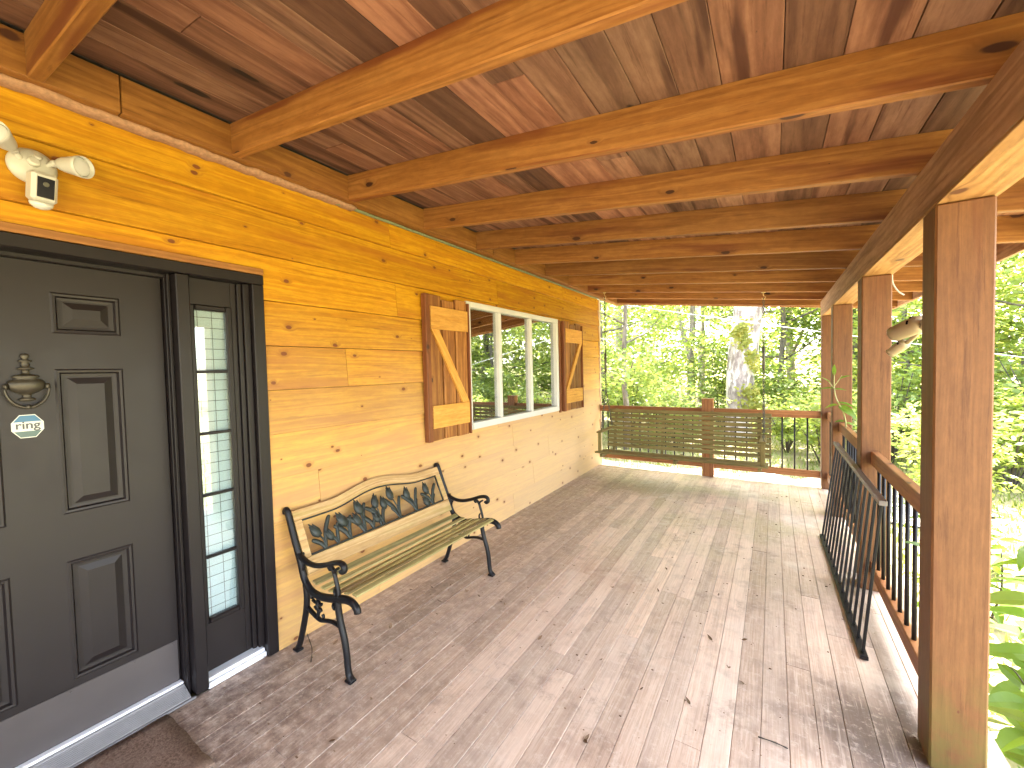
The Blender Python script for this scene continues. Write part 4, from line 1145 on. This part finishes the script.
for i, a in enumerate(((11, 11, 3.6, 1.6, 150, 62, .17, .14), (12, 9, 3.0, .9, 150, 62, .16, .09), (13, 14, 4.2, 2.2, 165, 62, .19, .17), (14, 7, 2.4, .5, 120, 60, .14, .07))):
    tk, cw = tree_meshes(*a)
    protos.append((tk.mesh('trunk', M['bark']), tk.mesh('trunk', M['bark_dark']), {k: cw.mesh('crown', M[k]) for k in ('leaf', 'leaf_yellow', 'leaf_dark')}))
def place_tree(name, x, y, pi_, leafk, dark, sc_, label, group=None, z=None):
    o = bpy.data.objects.new(name, None); col.objects.link(o); o.location = (x, y, gz(x, y) if z is None else z)
    o.rotation_euler = (0, 0, rng.uniform(0, 6.28)); o.scale = (sc_, sc_, sc_ * rng.uniform(.92, 1.1))
    tag(o, label, 'tree', group)
    t = bpy.data.objects.new('trunk', protos[pi_][1 if dark else 0]); t.parent = o; col.objects.link(t)
    c = bpy.data.objects.new('crown', protos[pi_][2][leafk]); c.parent = o; col.objects.link(c)
    return o
W = 'young leafy woodland tree among the trees beyond the porch railing'; WG = 'woodland trees beyond the porch'
spots = [(-6, 15, 0, 'leaf', 1), (-3.4, 18, 2, 'leaf', 0), (-2.6, 13.5, 3, 'leaf_yellow', 1), (2.6, 17.5, 1, 'leaf', 1), (5.4, 15.5, 1, 'leaf_yellow', 1), (6.8, 13.0, 3, 'leaf_yellow', 1),
         (8.8, 15.5, 0, 'leaf', 1), (11.5, 14.5, 1, 'leaf_yellow', 1), (12.5, 15, 2, 'leaf', 0), (16.5, 16, 0, 'leaf_yellow', 0), (3, 24, 2, 'leaf', 0), (-1, 25, 2, 'leaf', 0), (8, 24, 0, 'leaf_yellow', 0), (13, 21, 2, 'leaf', 0), (-7, 23, 2, 'leaf', 1), (19, 22, 2, 'leaf', 0)]
for (x, y, p_, lk, dk) in spots: place_tree('woodland_tree', x, y, p_, lk, dk, rng.uniform(.85, 1.15), W, WG)
place_tree('slender_tree', -.9, 10.6, 1, 'leaf', 1, .80, 'slender leafy tree with dark thin trunk nearest the house corner', None)
place_tree('dark_tree', 5.0, 20.5, 0, 'leaf_dark', 1, 1.1, 'dark leaved tree with dark trunk right of the big pale trunk', None)

# the big sycamore: base seen at px 740, y about 14
sy = empty('sycamore_tree', (1.45, 14, -.62), 'massive white barked tree with ivy clumps, behind the swing', 'tree')
m = MB(); r = random.Random(4)
P = [(1.42, 14, -.9), (1.44, 14, -.3), (1.47, 14, .6), (1.55, 14.0, 1.6), (1.66, 14.0, 2.6), (1.78, 14.0, 3.7), (1.9, 14.1, 6), (2.1, 14.1, 9), (2.3, 14, 13)]
pp = smoothpath(P, 4); m.tube(pp, [max(.14, .47 if i == 0 else .36 + .045 * math.sin(i * .7) * .5 + (.035 if i > 12 else 0) - max(0, i - 20) * .016) for i in range(len(pp))], 18)
for (p0, e, rr) in (((1.74, 14, 3.3), (3.6, 13.4, 7.5), .14), ((1.9, 14.1, 5), (-.6, 14.6, 9), .15), ((2., 14.1, 7.5), (4.4, 14.5, 11.5), .12), ((2.1, 14.1, 9), (.6, 13.6, 13), .1)):
    q = smoothpath([p0, Vector(p0).lerp(Vector(e), .5) + Vector((0, 0, .3)), e], 5); m.tube(q, [rr * (1 - .75 * i / len(q)) for i in range(len(q))], 8)
m.build('trunk', M['bark_white'], sy)
m = MB()
for k in range(120):
    c = r.choice([(3.6, 13.4, 7.5), (-.6, 14.6, 9), (4.4, 14.5, 11.5), (.6, 13.6, 13), (2.3, 14, 13), (1.5, 14, 10)])
    leaves_into(m, (c[0] + r.gauss(0, 1.2), c[1] + r.gauss(0, 1.2), c[2] + r.gauss(0, .9)), r.uniform(.4, .8), 45, .20, r, .5)
m.build('crown', M['leaf'], sy)
m = MB()
for (cx_, cz, rx, n_) in ((1.50, 2.45, .22, 170), (1.62, 2.15, .16, 90), (1.82, 1.75, .16, 100), (1.90, 1.45, .13, 60), (1.75, .70, .22, 130), (1.85, .30, .26, 150), (1.62, 2.62, .12, 50)):
    for _ in range(n_):
        p = Vector((cx_ + r.gauss(0, rx * .55), 13.60 + r.uniform(-.08, .05), cz + r.gauss(0, rx * .55)))
        leaf_shape(m, p, (r.uniform(-1, 1), -.5, r.uniform(-.9, .2)), (r.uniform(-.3, .3), -1, .6), .10, .075, -.2, m.tone(), 3)
m.build('ivy', M['ivy'], sy)
def plain_trunk(name, pts, r0, r1, mat, label):
    P = smoothpath(pts, 4); b = P[0]
    m = MB(); m.tube(P, [r0 + (r1 - r0) * i / len(P) for i in range(len(P))], 12)
    root = empty(name, tuple(b), label, 'tree'); m.build('trunk', mat, root)
    return root, P
def crown_for(root, cs, n, size, mat, seed, rad=.9):
    r = random.Random(seed); m = MB()
    for c in cs:
        for _ in range(n): leaves_into(m, (c[0] + r.gauss(0, rad), c[1] + r.gauss(0, rad), c[2] + r.gauss(0, rad * .6)), r.uniform(.3, .6), 40, size, r, .5)
    m.build('crown', mat, root)
rt, P = plain_trunk('forked_tree', [(-.42, 17.5, -.7), (-.40, 17.5, 1.), (-.42, 17.5, 2.1), (-.32, 17.5, 3.2), (-.35, 17.5, 6), (-.2, 17.4, 10)], .17, .07, M['bark'], 'grey forked tree trunk standing left of the thin pale trunk')
m = MB(); m.tube(smoothpath([(-.42, 17.5, 1.9), (-.62, 17.5, 2.6), (-.86, 17.5, 3.6), (-1.1, 17.5, 6), (-1.5, 17.4, 9)], 4), [.11 - .004 * i for i in range(17)], 10); m.build('limb', M['bark'], rt)
crown_for(rt, [(-.3, 17.5, 8), (-1.2, 17.4, 7.5), (-.2, 17.5, 10)], 14, .18, M['leaf'], 5)
rt, P = plain_trunk('pale_tree', [(.05, 16.5, -.7), (.07, 16.5, 1.5), (.05, 16.5, 3.2), (.0, 16.5, 6.), (.1, 16.5, 9)], .085, .04, M['bark_white'], 'thin pale straight tree trunk between forked trunk and big white trunk')
crown_for(rt, [(0, 16.5, 7), (.1, 16.5, 9)], 12, .17, M['leaf_yellow'], 6)
# reflection side: a pale slim trunk out on the lawn
rt, P = plain_trunk('slim_tree', [(9.0, 14.4, -.7), (9.05, 14.4, 2), (9.1, 14.4, 4.5), (9.0, 14.4, 8)], .13, .06, M['bark_white'], 'slim pale trunked tree far right before the wood')
crown_for(rt, [(9, 14.4, 6), (9, 14.4, 8.)], 14, .18, M['leaf'], 16)

# shrubs
def shrub_mesh(seed, h, rd, n, size):
    r = random.Random(seed); st_ = MB(); lf = MB()
    for k in range(9):
        a = r.uniform(0, 6.28); e = Vector((math.cos(a) * rd * r.uniform(.2, .8), math.sin(a) * rd * r.uniform(.2, .8), h * r.uniform(.5, .95)))
        st_.tube(smoothpath([(0, 0, -.1), e * .5 + Vector((0, 0, .1)), e], 4), [.018 * (1 - .08 * i) for i in range(9)], 5)
        for t in (.45, .7, 1.):
            for _ in range(2): leaves_into(lf, e * t + Vector((r.gauss(0, .2), r.gauss(0, .2), r.gauss(0, .15))) * rd, rd * r.uniform(.18, .34), n, size, r, .6)
    return st_.mesh('stem', M['stem']), lf
shp = []
for i, a in enumerate(((31, 2.4, 1.3, 34, .13), (32, 1.6, 1.1, 34, .11), (33, 3.4, 1.6, 40, .15))):
    s_, lf = shrub_mesh(*a); shp.append((s_, {k: lf.mesh('foliage', M[k]) for k in ('leaf', 'leaf_yellow')}))
bs = [(-2.6, 10.4, 1, 'leaf_yellow'), (-1.2, 12, 0, 'leaf_yellow'), (.2, 11.2, 1, 'leaf'), (.8, 15.5, 2, 'leaf'), (2.6, 11.6, 1, 'leaf_yellow'), (3.2, 10.4, 1, 'leaf_yellow'), (4.4, 11.4, 0, 'leaf'), (5.6, 10.0, 1, 'leaf_yellow'), (6.6, 11.2, 0, 'leaf'), (7.6, 9.2, 1, 'leaf_yellow'),
      (9.2, 10.4, 2, 'leaf'), (9.4, 7.6, 0, 'leaf_yellow'), (12.6, 12.2, 2, 'leaf_yellow'), (-4.4, 12.5, 2, 'leaf'), (2.0, 19, 2, 'leaf'), (6.2, 15.5, 2, 'leaf'), (-2.8, 15.6, 2, 'leaf'), (8.5, 13, 2, 'leaf_yellow'), (15.5, 14, 2, 'leaf'), (4.6, 8.4, 1, 'leaf_yellow')]
for (x, y, k, lk) in bs:
    o = bpy.data.objects.new('woodland_shrub', None); col.objects.link(o); o.location = (x, y, gz(x, y)); o.rotation_euler = (0, 0, rng.uniform(0, 6.28)); s_ = rng.uniform(.8, 1.15); o.scale = (s_,) * 3
    tag(o, 'leafy green shrub at the foot of the woodland trees beyond the porch', 'shrub', 'shrubs beyond the porch')
    a = bpy.data.objects.new('stem', shp[k][0]); a.parent = o; col.objects.link(a)
    b = bpy.data.objects.new('foliage', shp[k][1][lk]); b.parent = o; col.objects.link(b)
# far wood: reads as one mass
fw_ = MB(); r = random.Random(77)
for _ in range(1150):
    a = r.uniform(R(28), R(135)); d = r.uniform(27, 46)
    x, y = 2 + math.cos(a) * d, math.sin(a) * d
    z = gz(x, y) + r.random() ** 1.1 * 15
    leaves_into(fw_, (x, y, z), r.uniform(.9, 2.0), 60, .42, r, .6)
tag(fw_.build('far_wood', M['leaf_yellow']), 'far wood closing the view behind the nearer trees', 'wood', kind='stuff')
# lawn
gr_ = MB(); r = random.Random(8)
for _ in range(26000):
    if r.random() < .6: x = r.uniform(3.3, 13); y = r.uniform(-1, 14)
    else: x = r.uniform(-6, 6); y = r.uniform(6.6, 15)
    if x < 3.3 and y < 6.6: continue
    z = gz(x, y); h = r.uniform(.05, .16); a = r.uniform(0, 6.28); w = .006 + h * .04; dx, dy = math.cos(a) * w, math.sin(a) * w; lx, ly = r.gauss(0, .4) * h, r.gauss(0, .4) * h
    i = len(gr_.v); gr_.v += [Vector((x - dx, y - dy, z)), Vector((x + dx, y + dy, z)), Vector((x + lx, y + ly, z + h))]
    gr_.face([i, i + 1, i + 2], [(0, 0)] * 3, (r.random(), r.random(), r.random()))
tag(gr_.build('lawn_grass', M['grass']), 'sunlit rough grass around the porch', 'grass', kind='stuff')

# overhead cable and loose cable end
oc = MB(); A, B_ = Vector((-3.5, 9., 3.62)), Vector((9.5, 9., 1.0)); 
A = Vector((-2.6, 9., 3.40)); B_ = Vector((4.3, 9., 1.74)); dd = (B_ - A)
P = [A + dd * (t / 20 * 2.2) + Vector((0, 0, .12 * ((t / 20) * 2.2 - .55) ** 2)) for t in range(-6, 21)]
oc.tube(P, .006, 6); tag(oc.build('overhead_cable', M['cable'], None, tuple(P[0])), 'thin pale cable stretched across the trees beyond the railing', 'cable')
lc = MB(); lc.tube(smoothpath([(2.985, 3.60, 2.10), (2.99, 3.62, 2.03), (3.02, 3.63, 1.97), (3.05, 3.64, 1.945)], 5), .005, 6)
tag(lc.build('loose_cable', M['cable'], None, (2.985, 3.6, 2.1)), 'short loose white cable end hanging beside the second post top', 'cable')

# ------------------------------------------------------------------ light, sky, camera
SUN_EL, SUN_AZ = 66, (.42, .91)       # high sun ahead and to the right: the trees are backlit, the roof keeps the boards in shade
az = Vector((SUN_AZ[0], SUN_AZ[1], 0)).normalized()
sdir = Vector((az.x * math.cos(R(SUN_EL)), az.y * math.cos(R(SUN_EL)), math.sin(R(SUN_EL))))
w = bpy.data.worlds.new('World'); sc.world = w; w.use_nodes = True
nt = w.node_tree; bg = nt.nodes.get('Background') or nt.nodes.new('ShaderNodeBackground')
sky = nt.nodes.new('ShaderNodeTexSky'); sky.sky_type = 'NISHITA'; sky.sun_disc = False; sky.dust_density = 3.; sky.ozone_density = .6
sky.sun_elevation = R(SUN_EL); sky.sun_rotation = math.atan2(sdir.x, sdir.y)
hs = nt.nodes.new('ShaderNodeHueSaturation'); hs.inputs['Saturation'].default_value = .55
nt.links.new(sky.outputs[0], hs.inputs['Color']); nt.links.new(hs.outputs[0], bg.inputs[0]); bg.inputs[1].default_value = .15
sl_ = bpy.data.lights.new('sun', 'SUN'); sl_.energy = 4.6; sl_.angle = R(.5); sl_.color = (1., .91, .86)
so_ = bpy.data.objects.new('sun', sl_); col.objects.link(so_); so_.rotation_euler = sdir.to_track_quat('Z', 'Y').to_euler(); so_.location = sdir * 60

cd = bpy.data.cameras.new('camera'); cam = bpy.data.objects.new('camera', cd); col.objects.link(cam); sc.camera = cam
cd.sensor_width = 36; cd.lens = 411.635 / 1024 * 36; cd.clip_end = 800; cd.clip_start = .02
ya, pi_, ro = R(32.41605776), R(-2.00011323), R(-1.34965759)
F = Vector((-math.sin(ya), math.cos(ya), 0)); Rt = Vector((math.cos(ya), math.sin(ya), 0)); U = Vector((0, 0, 1))
F2 = F * math.cos(pi_) + U * math.sin(pi_); U2 = U * math.cos(pi_) - F * math.sin(pi_)
R3 = Rt * math.cos(ro) + U2 * math.sin(ro); U3 = U2 * math.cos(ro) - Rt * math.sin(ro)
cam.matrix_world = Matrix(((R3.x, U3.x, -F2.x, 2.332), (R3.y, U3.y, -F2.y, 0), (R3.z, U3.z, -F2.z, 1.52), (0, 0, 0, 1)))

vs = sc.view_settings; vs.view_transform = 'Standard'; vs.look = 'None'; vs.gamma = 1; vs.use_curve_mapping = False
vs.exposure = 4.18
sc.render.engine = 'CYCLES'
sc.cycles.use_denoising = True
sc.cycles.max_bounces = 10; sc.cycles.diffuse_bounces = 6; sc.cycles.glossy_bounces = 3; sc.cycles.transmission_bounces = 4; sc.cycles.transparent_max_bounces = 8
sc.cycles.sample_clamp_indirect = 8
